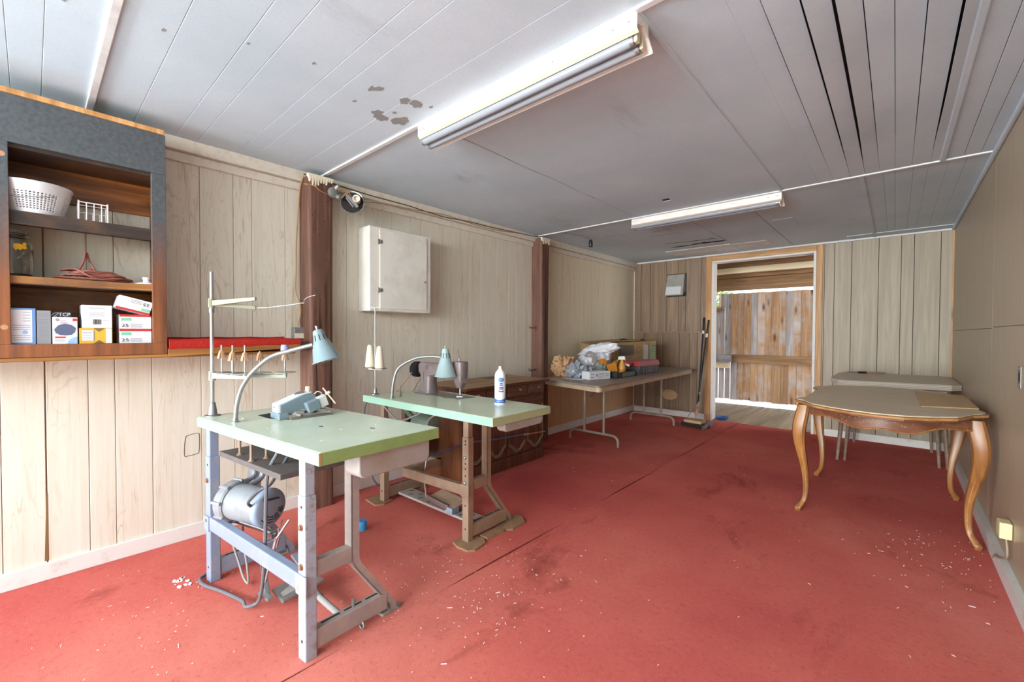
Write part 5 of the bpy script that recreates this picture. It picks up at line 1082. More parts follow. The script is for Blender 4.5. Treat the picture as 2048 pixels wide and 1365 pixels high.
# ---- blue caps
def cup(label, x, y, r, h): 
    t = thing('plastic_cap', label, 'tub', (x, y, 0)); mk('cap_body', MB().lathe([(r, 0), (r*1.02, .004), (r, h-.006), (r*.93, h), (r*.4, h), (0, h-.001)], (x, y, 0), Z1, 28, capt=False), 'bluecap', t, smooth=True)  # a round blue cap
    mk('rim', MB().lathe([(r*1.01, 0), (r*1.035, .003), (r*1.01, .006)], (x, y, 0), Z1, 28), 'bluecap', t, smooth=True)
cup('bright blue plastic cap standing on the carpet between the two sewing stands', -2.405, 1.325, .031, .055)
bd = solo('blue_dish', MB().lathe([(.04, 0), (.055, .006), (.075, .035), (.08, .042), (.076, .042), (.054, .012), (0, .008)], (-1.79, 6.42, -.002), Z1, 28, capt=False), 'printblue', 'small blue plastic dish on the porch boards beside the doorway jamb', 'dish', smooth=True)
# ---- dark sewing desk against the wall
dk_ = thing('sewing_desk', 'dark carved wooden sewing desk with a dusty top, by the narrow post', 'desk', (-2.77, 2.77, 0))
xd = -2.53; zt = .765
m = MB()
for a, b, c, d in ((XL+.03, 2.235, -2.475, 2.86), (XL+.03, 3.25, -2.475, 3.30), (-2.83, 2.86, -2.475, 3.25), (XL+.03, 2.86, -2.97, 3.25)): m.box((a, b, zt-.024), (c, d, zt))
mk('desk_top', m, 'desktop', dk_); mk('top_edge', MB().box((-2.475, 2.235, zt-.026), (-2.468, 3.30, zt-.003)).box((XL+.03, 2.228, zt-.026), (-2.475, 2.235, zt-.003)), 'desky', dk_, bevel=.003)
mk('sunken_shelf', MB().box((-2.97, 2.86, zt-.09), (-2.83, 3.25, zt-.08)), 'desk', dk_)
mk('side_panel', MB().box((XL+.045, 2.25, .0), (xd, 2.272, zt-.026)), 'deskside', dk_); mk('side_panel', MB().box((XL+.045, 3.262, .0), (xd, 3.284, zt-.026)), 'deskside', dk_)
m = MB(); m.box((xd-.02, 2.272, .0), (xd-.003, 3.262, .10)); m.box((xd-.02, 2.272, .62), (xd-.003, 3.262, zt-.026)); m.box((xd-.02, 2.272, .1), (xd-.012, 3.262, .62)); m.box((xd-.02, 2.757, 0), (xd+.004, 2.767, .62))
mk('front_frame', m, 'desk', dk_)
mk('plinth', MB().box((xd-.01, 2.25, 0), (xd+.006, 2.755, .105)).box((xd-.01, 2.769, 0), (xd+.006, 3.284, .105)), 'desk', dk_, bevel=.004)
for y0, y1 in ((2.262, 2.505), (2.517, 2.755), (2.769, 3.04), (3.056, 3.28)):
    d = mk('drawer', MB().box((xd-.004, y0, .635), (xd+.012, y1, .732)), 'desky', dk_, bevel=.005)
    mk('knob', MB().lathe([(.009, 0), (.006, .008), (.012, .014), (.010, .022), (0, .024)], (xd+.012, (y0+y1)/2+.02, .69), X1, 12, capt=False).lathe([(.006, 0), (.006, .002), (0, .003)], (xd+.012, (y0+y1)/2-.07, .70), X1, 8, capt=False), 'carve', d, smooth=True)
for y0, y1 in ((2.262, 2.755), (2.769, 3.28)):
    d = mk('door', MB().box((xd-.006, y0, .115), (xd+.004, y1, .615)), 'desk', dk_, bevel=.003)
    mk('rail_molding', MB().box((xd+.004, y0+.01, .572), (xd+.014, y1-.01, .600)).box((xd+.004, y0+.03, .535), (xd+.011, y1-.03, .552)), 'desky', d, bevel=.003)
    hw = (y1-y0)/2
    for k in range(2):
        a, b = y0+k*hw+.028, y0+(k+1)*hw-.018; c = (a+b)/2
        mk('stile_molding', MB().box((xd+.004, a-.012, .2), (xd+.013, a, .53)).box((xd+.004, b, .2), (xd+.013, b+.010, .53)), 'carve' if k else 'desky', d, bevel=.003)
        path = [(xd+.008, a-.006, .215), (xd+.008, a+(c-a)*.35, .192), (xd+.008, a+(c-a)*.7, .158), (xd+.008, c+.005, .148), (xd+.008, c+(b-c)*.45, .165), (xd+.008, b-.02, .205), (xd+.008, b+.008, .222)]
        for off in (0, .014): mk('arch_molding', MB().tube([(x, y, z-off) for x, y, z in spl(path, 4)], .0075, 6), 'carve', d, smooth=True, label='dusty curved molding')
    mk('ring_pull', MB().tube([(xd+.012, y1-.055+.02*cos(a*pi/6), .40+.022*sin(a*pi/6)) for a in range(12)], .0045, 6, True).lathe([(.01, 0), (.01, .004), (0, .006)], (xd+.004, y1-.055, .424), X1, 10, capt=False), 'dullsteel', d)
solo('thin_pole', MB().tube([(-2.455, 1.86, .322), (-2.49, 2.28, .335), (-2.50, 2.62, .30), (-2.50, 2.95, .281)], .007, 8), 'bluepole', 'thin slate-blue pole resting across the front of the dark desk', 'pole')
tp_ = solo('pole_end', MB().tube([(-2.50, 2.965, .279), (-2.502, 3.03, .272)], .011, 8).tube([(-2.502, 3.03, .272), (-2.505, 3.28, .254)], .006, 8), 'pinkpole', 'copper-coloured tip of the thin pole, near the narrow post', 'pole')

# ---- folding table
ft = thing('folding_table', 'long brown folding table with bent tube legs, heaped with bags and boxes', 'table', (-2.4, 4.78, 0))
c4 = [V3((-2.79, 3.60, 0)), V3((-1.985, 3.40, 0)), V3((-2.06, 6.06, 0)), V3((-2.87, 6.06, 0))]
def rrect(c, r, n=6):
    out = []
    for i in range(4):
        p = c[i]; a = (c[i-1]-p).normalized(); b = (c[(i+1) % 4]-p).normalized()
        for k in range(n+1):
            t = k/n; q = (p+a*r)*(1-t)**2+p*2*t*(1-t)+(p+b*r)*t*t; out.append((q.x, q.y))
    return out
mk('tabletop', MB().prism(rrect(c4, .07), .703, .722), 'laminate', ft, bevel=.004)
ctr = sum(c4, V3())/4; ci = [ctr+(p-ctr)*.985 for p in c4]; pr = rrect(ci, .065); pi_ = rrect([ctr+(p-ctr)*.965 for p in c4], .06)
m = MB(); n = len(pr); vs = [(x, y, .66) for x, y in pr]+[(x, y, .703) for x, y in pr]+[(x, y, .66) for x, y in pi_]+[(x, y, .703) for x, y in pi_]; fs = []
for i in range(n):
    j = (i+1) % n; fs += [(i, j, n+j, n+i), (2*n+j, 2*n+i, 3*n+i, 3*n+j), (i, 2*n+i, 2*n+j, j), (n+i, n+j, 3*n+j, 3*n+i)]
mk('apron', m.add(vs, fs), 'apron', ft, smooth=True)
for y, xa, xb in ((4.10, -2.763, -2.163), (5.55, -2.735, -2.134)):
    lf = mk('leg', MB().tube(spl([(xa, y, 0), (xa, y, .05), (xa+.012, y, .085), (xa+.05, y, .108), (xa+.12, y, .112), ((xa+xb)/2, y, .112), (xb-.12, y, .112), (xb-.05, y, .108), (xb-.012, y, .085), (xb, y, .05), (xb, y, 0)], 5), .0135, 10), 'tubegrey', ft, smooth=True)
    for x in (xa+.19, xb-.17): mk('upright', MB().cyl((x, y, .112), (x, y, .70), .013, 10), 'tubegrey', lf, smooth=True)
    s_ = 1 if y < 5 else -1; mk('brace', MB().bar(((xa+xb)/2-.03, y, .50), ((xa+xb)/2-.03, y+.33*s_, .695), .014, .004), 'dullsteel', lf)
    mk('brace_bracket', MB().box(((xa+xb)/2-.06, y+.29*s_-.04, .68), ((xa+xb)/2, y+.29*s_+.04, .703)), 'black', ft)
T = .722
def blob(c, r, seed, sq=(1, 1, 1), amp=.18, n=44, rows=26, flat=True, fr=2.2):
    """crumpled bag: a lumpy closed skin flattened where it rests"""
    from mathutils import noise as mn
    vs = []; fs = []; c = V3(c)
    for i in range(rows+1):
        t = pi*i/rows
        for k in range(n):
            a = 2*pi*k/n; d = V3((sin(t)*cos(a), sin(t)*sin(a), -cos(t)))
            w = 1+amp*mn.noise(d*fr+V3((seed*1.37, seed*2.11, 0)))+amp*.8*abs(mn.noise(d*fr*1.9+V3((0, seed*1.3, seed))))-amp*.55*abs(mn.noise(d*fr*3.1+V3((seed, .5, 3))))-amp*.25*abs(mn.noise(d*fr*7+V3((seed, .5, 3))))
            p = c+V3((d.x*r*sq[0]*w, d.y*r*sq[1]*w, d.z*r*sq[2]*w))
            if flat: p.z = max(p.z, T+.0005)
            vs.append(p)
    for i in range(rows):
        for k in range(n): fs.append((i*n+k, i*n+(k+1) % n, (i+1)*n+(k+1) % n, (i+1)*n+k))
    return MB().add(vs, fs)
pb = thing('paper_bag', 'crumpled open brown paper bag at the left end of the folding table', 'bag', (-2.78, 3.93, T))
m = blob((-2.775, 3.95, T+.09), .12, 3, (.95, .8, 1.1), .55); mk('bag_body', m, 'paper', pb, smooth=True, bevel=0)
mk('bag_mouth', MB().add([(-2.70+.075*cos(a*pi/6), 3.98+.06*sin(a*pi/6), T+.185+.018*sin(a*2.3)) for a in range(12)]+[(-2.72+.05*cos(a*pi/6), 3.97+.04*sin(a*pi/6), T+.13) for a in range(12)], [(i, (i+1) % 12, 12+(i+1) % 12, 12+i) for i in range(12)]), 'card', pb, solid=.002)
gb_ = thing('plastic_bag', 'knotted grey plastic bag in front of the brown paper bag', 'bag', (-2.5, 3.86, T))
mk('bag_body', blob((-2.54, 3.87, T+.08), .10, 11, (1.1, .85, .9), .4, fr=3), 'greybag', gb_, smooth=True); mk('bag_lobe', blob((-2.47, 4.0, T+.075), .056, 17, (1, 1, 1), .5, fr=3, flat=True), 'greybag', gb_, smooth=True)
mk('bag_tail', MB().prism([(-2.63, 3.74), (-2.5, 3.70), (-2.38, 3.76), (-2.45, 3.80), (-2.6, 3.80)], T+.0005, T+.008), 'greybag', gb_)
wp_ = thing('plastic_bag', 'big puffed white plastic bag lying behind the spray bottle', 'bag', (-2.45, 4.25, T))
mk('bag_body', blob((-2.60, 4.36, T+.16), .19, 5, (1.0, .85, .85), .26, 56, 30, fr=1.6), 'whitebag', wp_, smooth=True)
mk('bag_top', MB(Matrix.Translation((-2.55, 4.36, T+.285)) @ Matrix.Rotation(-.22, 4, 'Y')).add([p for p in blob((0, 0, 0), .14, 23, (1.8, .8, .5), .22, flat=False).v], blob((0, 0, 0), .14, 23, (1.8, .8, .5), .22, flat=False).f), 'whitebag', wp_, smooth=True)
cl_ = thing('hand_tool', 'dark curved tool head poking out between the grey and white bags', 'tool', (-2.47, 4.08, .88))
mk('jaw', MB().tube(spl([(-2.56, 4.08, .945), (-2.52, 4.08, .985), (-2.47, 4.08, .985), (-2.44, 4.09, .95), (-2.44, 4.1, .90), (-2.46, 4.1, .84)], 5), [.013]*26, 8).tube(spl([(-2.53, 4.07, .94), (-2.49, 4.07, .955), (-2.46, 4.08, .93), (-2.47, 4.09, .88)], 5), .011, 8), 'dust', cl_, smooth=True)
cl2 = solo('orange_reel', MB().lathe([(.03, 0), (.04, .004), (.04, .014), (.025, .018), (.025, .03), (.04, .034), (.04, .044), (.015, .046)], (-2.385, 4.14, .885), (.8, -.6, .1), 22), 'orange', 'small orange reel half hidden among the bags', 'reel', smooth=True)
tb2 = thing('bottle', 'sage green squat bottle among the bags behind the white carton', 'bottle', (-2.40, 4.0, T))
mk('bottle_body', MB().lathe([(.045, 0), (.05, .01), (.05, .08), (.02, .11), (.018, .13), (0, .131)], (-2.36, 4.09, T), Z1, 20, capt=False), 'green', tb2, smooth=True); mk('bottle_cap', MB().cyl((-2.36, 4.09, T+.128), (-2.36, 4.09, T+.15), .02, 14), 'green', tb2)
cr = thing('carton', 'small white carton with grey print at the front edge of the folding table', 'box', (-2.24, 3.92, T))
Mc = frame((-2.325, 3.79, T), V3((.29, .957, 0)), V3((-.957, .29, 0)))
mk('box_body', MB(Mc).box((0, 0, 0), (.29, .12, .082)), 'boxwhite', cr, bevel=.002); nx_ = V3((.957, -.29, 0))
for a, b, c, d in ((.02, .07, .05, .058), (.02, .07, .02, .028), (.09, .11, .03, .055), (.125, .2, .054, .06), (.125, .2, .042, .046), (.125, .2, .03, .034), (.125, .18, .018, .022), (.22, .28, .05, .056), (.22, .28, .034, .04), (.22, .27, .018, .022), (.206, .208, .01, .075), (.115, .117, .01, .075)):
    mk('label_print', MB(Mc).box((a, -.0008, c), (b, .0002, d)), 'printgrey', cr)
try_ = thing('tray', 'shallow black tray holding tools, beside the white carton', 'tray', (-2.2, 4.35, T))
m = MB(); a, b, c, d = -2.42, -2.19, 4.13, 4.57
m.box((a, c, T), (b, d, T+.006)); m.box((a, c, T), (a+.008, d, T+.062)); m.box((b-.008, c, T), (b, d, T+.062)); m.box((a, c, T), (b, c+.008, T+.066)); m.box((a, d-.008, T), (b, d, T+.062))
mk('tray_body', m, 'blackplastic', try_, bevel=.002); mk('paper_liner', MB().box((b+.0005, c+.12, T+.008), (b+.003, d-.04, T+.05)), 'green', try_)
mk('spring_clip', MB().bar((b+.006, d-.02, T+.09), (b+.012, d+.04, T+.004), .014, .006, X1), 'greyblue', try_)
og = thing('plastic_scoop', 'orange plastic scoop standing in the black tray', 'scoop', (-2.27, 4.19, T+.01))
mk('scoop_blade', MB().hexa([(-2.32, 4.16, T+.07), (-2.25, 4.24, T+.062), (-2.24, 4.23, T+.062), (-2.31, 4.15, T+.07), (-2.34, 4.16, T+.135), (-2.27, 4.24, T+.165), (-2.26, 4.23, T+.165), (-2.33, 4.15, T+.135)]), 'orange', og, bevel=.002); mk('scoop_handle', MB().bar((-2.29, 4.2, T+.01), (-2.285, 4.2, T+.085), .02, .02).bar((-2.29, 4.2, T+.16), (-2.25, 4.235, T+.185), .012, .008), 'orange', og)
sb = thing('spray_bottle', 'trigger spray bottle with orange liquid and a white and red head, in the black tray', 'bottle', (-2.24, 4.33, T+.01))
bx, by = -2.25, 4.33
mk('bottle_body', MB().lathe([(.045, 0), (.05, .01), (.05, .08), (.044, .105), (.030, .14), (.018, .165), (.016, .18), (0, .18)], (bx, by, T+.008), (0.05, -.02, 1), 22, capt=False, sx=.85), 'amber', sb, smooth=True)
mk('liquid_band', MB().lathe([(.0505, .012), (.0512, .05), (.0505, .085)], (bx, by, T+.008), (0.05, -.02, 1), 22, capb=False, capt=False, sx=.86), 'orange', sb, smooth=True)
mk('spray_head', MB().hexa([(bx-.035, by-.02, T+.185), (bx+.05, by-.01, T+.19), (bx+.05, by+.01, T+.19), (bx-.035, by+.02, T+.185), (bx-.03, by-.016, T+.222), (bx+.04, by-.01, T+.228), (bx+.04, by+.01, T+.228), (bx-.03, by+.016, T+.222)]), 'whiteplastic', sb, bevel=.004)
mk('trigger', MB().tube(spl([(bx+.015, by, T+.19), (bx+.045, by+.012, T+.175), (bx+.04, by+.012, T+.155)], 4), .007, 6), 'red', sb, smooth=True); mk('second_grip', MB().bar((bx+.005, by+.045, T+.14), (bx+.06, by+.075, T+.12), .02, .024), 'beige', sb, bevel=.005)
mk('strap', MB().tube(spl([(bx-.05, by-.03, T+.02), (bx-.052, by-.03, T+.1), (bx-.03, by-.02, T+.19)], 4), .005, 6), 'amber', sb)
tx_ = thing('tool_box', 'dark plastic tool box with a faded red lid on the folding table', 'toolbox', (-2.32, 4.93, T))
mk('box_body', MB().hexa([(-2.42, 4.68, T), (-2.215, 4.70, T), (-2.195, 5.16, T), (-2.40, 5.16, T), (-2.43, 4.665, T+.092), (-2.205, 4.69, T+.092), (-2.185, 5.175, T+.092), (-2.41, 5.175, T+.092)]), 'greyblue', tx_, bevel=.004)
ld = mk('lid', MB().hexa([(-2.44, 4.655, T+.093), (-2.195, 4.68, T+.093), (-2.175, 5.19, T+.093), (-2.42, 5.19, T+.093), (-2.43, 4.665, T+.15), (-2.21, 4.69, T+.15), (-2.19, 5.18, T+.155), (-2.41, 5.18, T+.155)]), 'pink', tx_, bevel=.006)
mk('lid_end', MB().hexa([(-2.442, 4.650, T+.094), (-2.196, 4.676, T+.094), (-2.196, 4.69, T+.094), (-2.442, 4.665, T+.094), (-2.432, 4.660, T+.149), (-2.212, 4.686, T+.149), (-2.212, 4.70, T+.149), (-2.432, 4.67, T+.149)]), 'red', ld, bevel=.003); mk('latch', MB().box((-2.31, 4.64, T+.105), (-2.27, 4.672, T+.128)), 'red', ld, bevel=.002)
rbx = MB()
for k in range(7): rbx.hexa([(-2.213+.0029*k, 4.73+.066*k, T+.004), (-2.208+.0029*k, 4.73+.066*k, T+.004), (-2.208+.0029*k, 4.736+.066*k, T+.004), (-2.213+.0029*k, 4.736+.066*k, T+.004), (-2.205+.0029*k, 4.73+.066*k, T+.088), (-2.199+.0029*k, 4.73+.066*k, T+.088), (-2.199+.0029*k, 4.736+.066*k, T+.088), (-2.205+.0029*k, 4.736+.066*k, T+.088)])
mk('rib', rbx, 'greyblue', tx_, kind='stuff'); mk('maker_badge', MB().hexa([(-2.2035, 4.90, T+.02), (-2.20, 4.90, T+.02), (-2.197, 4.985, T+.02), (-2.2, 4.985, T+.02), (-2.202, 4.90, T+.034), (-2.1985, 4.90, T+.034), (-2.1955, 4.985, T+.034), (-2.199, 4.985, T+.034)]), 'pink', tx_)
cbx = thing('cardboard_box', 'large battered cardboard box with a clear window, at the back of the folding table', 'box', (-2.66, 5.1, T))
e1 = V3((.43, 1.06, 0)).normalized(); Mb = frame((-2.80, 4.52, T), e1, V3((-e1.y, e1.x, 0)))
mk('box_body', MB(Mb).hexa([(0, 0, 0), (1.12, 0, 0), (1.12, .17, 0), (0, .17, 0), (.01, -.01, .345), (1.12, .01, .385), (1.12, .16, .385), (.0, .16, .36)]), 'card', cbx, bevel=.006)
mk('top_flap', MB(Mb).hexa([(.01, -.012, .347), (.55, -.014, .385), (.55, .15, .40), (0, .16, .362), (.01, -.012, .351), (.55, -.014, .391), (.55, .15, .404), (0, .16, .366)]), 'card', cbx); mk('top_flap', MB(Mb).hexa([(.56, -.012, .388), (1.12, .0, .386), (1.12, .15, .388), (.56, .15, .404), (.56, -.012, .393), (1.12, .0, .390), (1.12, .15, .392), (.56, .15, .408)]), 'card', cbx)
def bpan(nm, u0, z0, u1, z1, mat, d=.004): return mk(nm, MB(Mb).hexa([(u0, -.006-d-.03*z0, z0), (u1, -.003-d-.03*z0+.01*u1, z0), (u1, .002, z0), (u0, .002, z0), (u0, -.006-d-.028*z1, z1), (u1, -.003-d-.028*z1+.012*u1, z1), (u1, .002, z1), (u0, .002, z1)]), mat, cbx)
bpan('window', .50, .2, .72, .33, 'film'); bpan('green_panel', .03, .24, .30, .32, 'cardgreen'); bpan('green_panel', 1.0, .06, 1.10, .35, 'cardgreen', .001); bpan('torn_tape', .885, .1, .97, .33, 'tray')
for u0, z0, u1, z1 in ((.60, .16, .70, .165), (.55, .12, .70, .125), (1.03, .31, 1.08, .32), (1.03, .27, 1.09, .275), (1.03, .24, 1.08, .245)): bpan('print_line', u0, z0, u1, z1, 'printbrown', .006)
mk('oval_print', MB(Mb).tube([(.79+.028*cos(a*pi/8), -.014, .27+.045*sin(a*pi/8)) for a in range(16)], .003, 5, True), 'printbrown', cbx); mk('hand_print', MB(Mb).tube(spl([(.80, -.010, .07), (.78, -.011, .12), (.80, -.012, .16), (.83, -.012, .17), (.85, -.011, .14), (.83, -.010, .08)], 4), .003, 5), 'printbrown', cbx)
mk('hand_hole', MB(Mb).tube([(.50, -.005, .392), (.55, .0, .402), (.60, .0, .396)], .012, 8).tube([(.84, .0, .393), (.87, .0, .40), (.90, .0, .394)], .010, 8), 'void', cbx)

# ---- carpet sweeper and second pole by the doorway
sp_ = thing('carpet_sweeper', 'old carpet sweeper with a wooden top and black stick handle, by the doorway', 'sweeper', (-1.93, 5.72, 0))
Ms = frame((-2.055, 5.60, 0), V3((.96, -.12, 0)).normalized(), V3((.12, .96, 0)).normalized())
mk('housing', MB(Ms).hexa([(.0, .0, .022), (.30, 0, .022), (.30, .2, .022), (.0, .2, .022), (.01, .01, .06), (.29, .01, .06), (.29, .19, .06), (.01, .19, .06)]), 'black', sp_, bevel=.006)
mk('wood_top', MB(Ms).box((.03, .0, .06), (.255, .15, .098)), 'leaf', sp_, bevel=.006)
for u, v in ((-.012, .02), (.312, .02), (-.012, .17), (.312, .17)): mk('wheel', MB(Ms).lathe([(.024, -.008), (.03, -.005), (.03, .005), (.024, .008)], (u, v, .03), X1, 16), 'dullsteel', sp_, smooth=True)
mk('side_plate', MB(Ms).bar((.30, -.06, .02), (.335, .19, .10), .006, .05), 'aluminium', sp_, bevel=.002)
mk('bail', MB(Ms).tube(spl([(.275, .07, .05), (.28, .1, .14), (.20, .15, .2), (.13, .19, .24), (.08, .15, .2), (.04, .1, .12), (.035, .08, .05)], 5), .005, 6), 'aluminium', sp_, smooth=True)
h0, h1 = Ms @ V3((.13, .19, .24)), V3((-1.985, 6.215, 1.42))
mk('handle', MB().tube([h0+(h1-h0)*.06, h1], [.010, .013], 10), 'black', sp_, smooth=True); mk('handle_socket', MB().tube([h0, h0+(h1-h0)*.16], [.006, .011], 8), 'dullsteel', sp_); mk('handle_band', MB().tube([h0+(h1-h0)*.81, h0+(h1-h0)*.845], .0145, 10), 'whiteplastic', sp_)
br = thing('broom_handle', 'black pole with an orange grip at its foot, leaning beside the carpet sweeper handle', 'pole', (-1.93, 5.9, .10))
b0, b1 = V3((-1.955, 5.85, .115)), V3((-1.925, 6.222, 1.39))
mk('pole', MB().tube([b0+(b1-b0)*.1, b1], .0125, 10), 'black', br, smooth=True); mk('grip', MB().tube([b0, b0+(b1-b0)*.02, b0+(b1-b0)*.08, b0+(b1-b0)*.12], [.014, .02, .021, .014], 12), 'pinkpole', br, smooth=True, label='orange grip'); mk('band', MB().tube([b0+(b1-b0)*.81, b0+(b1-b0)*.85], .0142, 10), 'whiteplastic', br)
mk('wire_tip', MB().tube([b0, b0-(b1-b0)*.05], .004, 6), 'aluminium', br)

# ---- dining table with cabriole legs
dt = thing('dining_table', 'wooden dining table with curved cabriole legs and a bowed scalloped apron, by the right wall', 'table', (-.06, 3.95, 0))
zt = .76
def outline(ex=0):
    L = [(-.47-ex, 3.66), (-.512-ex, 3.52), (-.507-ex, 3.47-ex*.5), (-.47-ex, 3.44-ex), (-.405, 3.32-ex), (-.39, 3.29-ex), (-.30, 3.22-ex), (-.19, 3.16-ex), (-.08, 3.13-ex), (.04, 3.14-ex), (.15, 3.20-ex), (.255, 3.29-ex), (.275, 3.33-ex), (.33, 3.47-ex), (.388+ex, 3.54-ex*.5), (.40+ex, 3.60), (.375+ex, 3.72)]
    far = [(x, 7.92-y) for x, y in L[::-1]]
    return L+far
mk('tabletop', MB().prism(outline(-.012), zt-.008, zt), 'topwood', dt, bevel=.003)
mk('top_edge', MB().prism(outline(.004), zt-.024, zt-.009), 'topedge', dt, bevel=.006); mk('under_edge', MB().prism(outline(-.02), zt-.036, zt-.024), 'walnut', dt, bevel=.003)
def apron(pts, nm, scal):
    m = MB(); vs = []; n = len(pts); th = .018
    for i, (x, y) in enumerate(pts):
        q = i/(n-1); zb = zt-.036-scal(q); nx, ny = (0, 1) if nm == 'x' else (1, 0)
        for ox in (0, th):
            vs += [(x+ox*nx, y+ox*ny, zb), (x+ox*nx, y+ox*ny, zt-.036)]
    fs = []
    for i in range(n-1):
        o = i*4; p = o+4; fs += [(o, p, p+1, o+1), (o+2, o+3, p+3, p+2), (o, o+2, p+2, p), (o+1, p+1, p+3, o+3)]
    fs += [(0, 1, 3, 2), (n*4-4, n*4-2, n*4-1, n*4-3)]; return m.add(vs, fs)
sc_ = lambda q: .048+.034*sin(pi*q)**1.5+.010*cos(6*pi*q)
near = [(-.42+.74*i/24, 3.44-.19*sin(pi*i/24)) for i in range(25)]; farp = [(x, 7.92-y-.018) for x, y in near]
mk('apron', apron(near, 'x', sc_), 'walnut', dt, smooth=True); mk('apron', apron(farp, 'x', sc_), 'walnut', dt, smooth=True)
mk('apron', apron([(-.462, 3.52+.88*i/16) for i in range(17)], 'y', sc_), 'walnut', dt); mk('apron', apron([(.335, 3.52+.88*i/16) for i in range(17)], 'y', sc_), 'walnut', dt)
mk('apron_bead', MB().tube([(x, y-.002, zt-.036-sc_(i/24)+.006) for i, (x, y) in enumerate(near)], .004, 6), 'cabriole', dt, smooth=True)
dts = MB(); rd = random.Random(31)
for k in range(60):
    i = rd.randrange(24); x, y = near[i]; dts.ball((x+rd.uniform(-.012, .012), y-.0015, zt-.042-rd.uniform(0, .045)), rd.uniform(.001, .0024), 6)
mk('paint_fleck', dts, 'lint', dt, kind='stuff')
def cab(x, y, sx, sy, fx_, fy_):
    """S-shaped leg: out at the knee, in at the ankle, out at the toe"""
    ctl = [(.725, 0, .034, 0), (.66, .010, .040, .1), (.58, .022, .040, .2), (.50, .024, .036, .3), (.40, .012, .029, .45), (.28, -.006, .022, .65), (.16, -.012, .0175, .8), (.08, -.004, .016, .9), (.045, .012, .018, .96), (.022, .026, .021, 1), (.0, .028, .015, 1)]
    P = spl([(z, o, r) for z, o, r, q in ctl], 4); Q = [1-z/.725 for z, o, r in P]; m = MB(); vs = []; n = 10
    for (z, o, r), q in zip(P, Q):
        cx, cy = x+(fx_-x)*q+sx*o, y+(fy_-y)*q+sy*o
        for k in range(n):
            a = 2*pi*k/n+pi/4; ca, sa = cos(a), sin(a); ca = math.copysign(abs(ca)**.7, ca); sa = math.copysign(abs(sa)**.7, sa); vs.append((cx+r*ca, cy+r*sa, z))
    fs = [(j*n+k, j*n+(k+1) % n, (j+1)*n+(k+1) % n, (j+1)*n+k) for j in range(len(P)-1) for k in range(n)]+[tuple(range(n))[::-1], tuple((len(P)-1)*n+k for k in range(n))]
    lg_ = mk('leg', m.add(vs, fs), 'cabriole', dt, smooth=True)
    bd_ = []
    for (z, o, r), q in zip(P, Q): bd_.append((x+(fx_-x)*q+sx*o+sx*-.2*r, y+(fy_-y)*q+sy*o+sy*r*.86, z))
    mk('leg_bead', MB().tube(bd_[3:-6], .004, 5), 'topedge', lg_, smooth=True)
for a in ((-.455, 3.47, -1, -1, -.452, 3.50), (.338, 3.49, 1, -1, .332, 3.535), (-.455, 4.43, -1, 1, -.455, 4.40), (.338, 4.43, 1, 1, .315, 4.42)): cab(*a)
solo('thin_board', MB().hexa([(.122, 3.60, zt+.0005), (.372, 3.71, zt+.0005), (.372, 4.42, zt+.0005), (.112, 4.50, zt+.0005), (.122, 3.60, zt+.006), (.372, 3.71, zt+.006), (.372, 4.42, zt+.006), (.112, 4.50, zt+.006)]), 'leaf', 'thin tan board lying on the right part of the dining table', 'board')
for k in range(1): mk('top_seam', MB().box((-.46, 3.955, zt-.0005), (.10, 3.958, zt+.0004)).box((-.40, 4.18, zt-.0005), (.10, 4.182, zt+.0004)), 'walnut', dt)

# ---- second table behind it
st2 = thing('side_table', 'beige clipped-corner table with a ribbed metal edge, against the far wall behind the dining table', 'table', (0, 5.65, 0))
zt2 = .772
oc = [(-.405, 5.10), (-.33, 5.06), (.36, 5.18), (.425, 5.26), (.425, 6.10), (.36, 6.19), (-.36, 6.19), (-.47, 5.98), (-.475, 5.30)]
mk('tabletop', MB().prism(oc, zt2-.006, zt2), 'greytop', st2, bevel=.002)
cxy = V3((-.02, 5.6, 0))
for k, (z0, z1, s_) in enumerate(((zt2-.021, zt2-.007, 1.004), (zt2-.036, zt2-.022, .998), (zt2-.05, zt2-.037, 1.002))): mk('edge_rib', MB().prism([(cxy.x+(x-cxy.x)*s_, cxy.y+(y-cxy.y)*s_) for x, y in oc], z0, z1), 'chromeband', st2, bevel=.003)
mk('under_frame', MB().box((-.37, 5.28, zt2-.09), (.34, 6.08, zt2-.051)), 'leggrey', st2)
for x, y, dx, dy in ((-.40, 5.12, .05, .04), (-.385, 6.06, .04, -.03), (.345, 6.06, -.04, -.03), (.365, 5.40, -.05, .05)):
    lg_ = mk('leg', MB().tube([(x, y, 0), (x+dx, y+dy, zt2-.06)], [.014, .022], 10), 'leggrey', st2, smooth=True)
    mk('leg_rod', MB().tube([(x+.055 if x < 0 else x-.055, y+.02, 0), ((x+.055 if x < 0 else x-.055)+dx*.8, y+.02+dy, zt2-.06)], [.011, .017], 8), 'leggrey', lg_, smooth=True)
kn = thing('file', 'dark-handled file lying on the beige table by the far wall', 'tool', (-.23, 6.06, zt2))
k0, k1 = V3((-.40, 5.985, zt2+.0125)), V3((-.085, 6.09, zt2+.0125)); dk2 = (k1-k0)
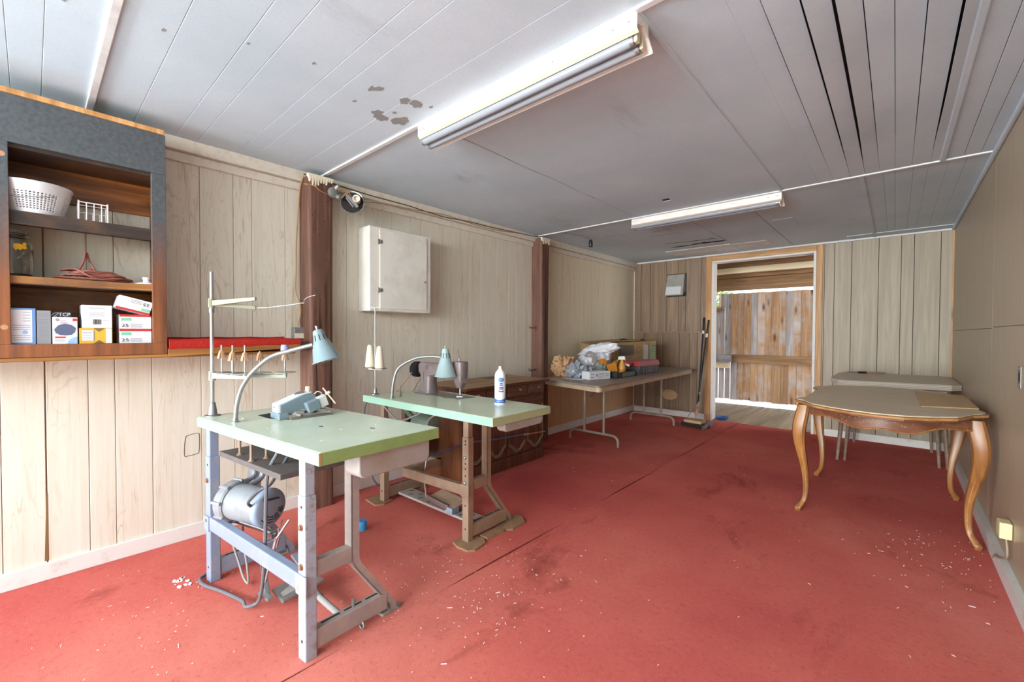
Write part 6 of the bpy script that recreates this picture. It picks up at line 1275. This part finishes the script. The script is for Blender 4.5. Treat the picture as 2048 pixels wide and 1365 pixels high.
mk('blade', MB().tube([k0, k0+dk2*.3, k0+dk2*.62], [.003, .005, .006], 6), 'dullsteel', kn); mk('handle', MB().tube([k0+dk2*.30, k0+dk2*.32, k0+dk2*.53, k0+dk2*.55], [.006, .011, .011, .006], 8), 'black', kn); mk('tail', MB().tube([k0+dk2*.55, k0+dk2*.78], .007, 8), 'peach', kn); mk('end_knob', MB().tube([k0+dk2*.78, k0+dk2*.9, k1], [.007, .012, .010], 8), 'brownframe', kn)

# ---- litter on the carpet
rl = random.Random(77); lm = MB()
def bit(x, y, l, w, h=.0015, z=.0012):
    a = rl.uniform(0, pi); lm.bar((x-l*cos(a), y-l*sin(a), z), (x+l*cos(a), y+l*sin(a), z+.001), w, h)
for k in range(420):
    r_ = rl.random()
    if r_ < .42: x, y = rl.gauss(-1.45, .25), rl.gauss(1.35, .28)
    elif r_ < .6: x, y = rl.gauss(.2, .16), rl.gauss(3.2, .3)
    elif r_ < .75: x, y = rl.gauss(-2.2, .3), rl.gauss(.25, .18)
    else: x, y = rl.uniform(-2.9, .35), rl.uniform(.2, 5.6)
    if x < -2.95 or x > .38 or (x < -2.4 and y > 2.1): continue
    l = rl.choice((.0015, .002, .002, .003, .006)); bit(x, y, l, rl.uniform(.0012, .0028))
for x, y in ((-1.43, 1.2), (-1.34, 1.28), (-1.35, 1.42), (-1.55, 1.47), (-2.02, .36), (-1.75, .2), (-1.2, .98), (.05, 3.0), (.27, 2.75)): bit(x, y, .011, .003, .002)
lo_ = mk('lint', lm, 'lint', None, (0, 0, 0)); lo_['kind'] = 'stuff'; lo_['label'] = 'white lint and thread snippets scattered over the red carpet'; lo_['category'] = 'lint'
pf_ = MB()
for k in range(9):
    x, y = -2.53+rl.uniform(-.06, .05), .46+rl.uniform(-.03, .03); n = 6; pf_.prism([(x+.018*cos(i)*rl.uniform(.5, 1), y+.012*sin(i)*rl.uniform(.5, 1)) for i in range(n)], .001, .004)
po = mk('paint_flakes', pf_, 'lint', None, (0, 0, 0)); po['kind'] = 'stuff'; po['label'] = 'small pile of white paint flakes on the carpet beside the front stand'; po['category'] = 'flakes'
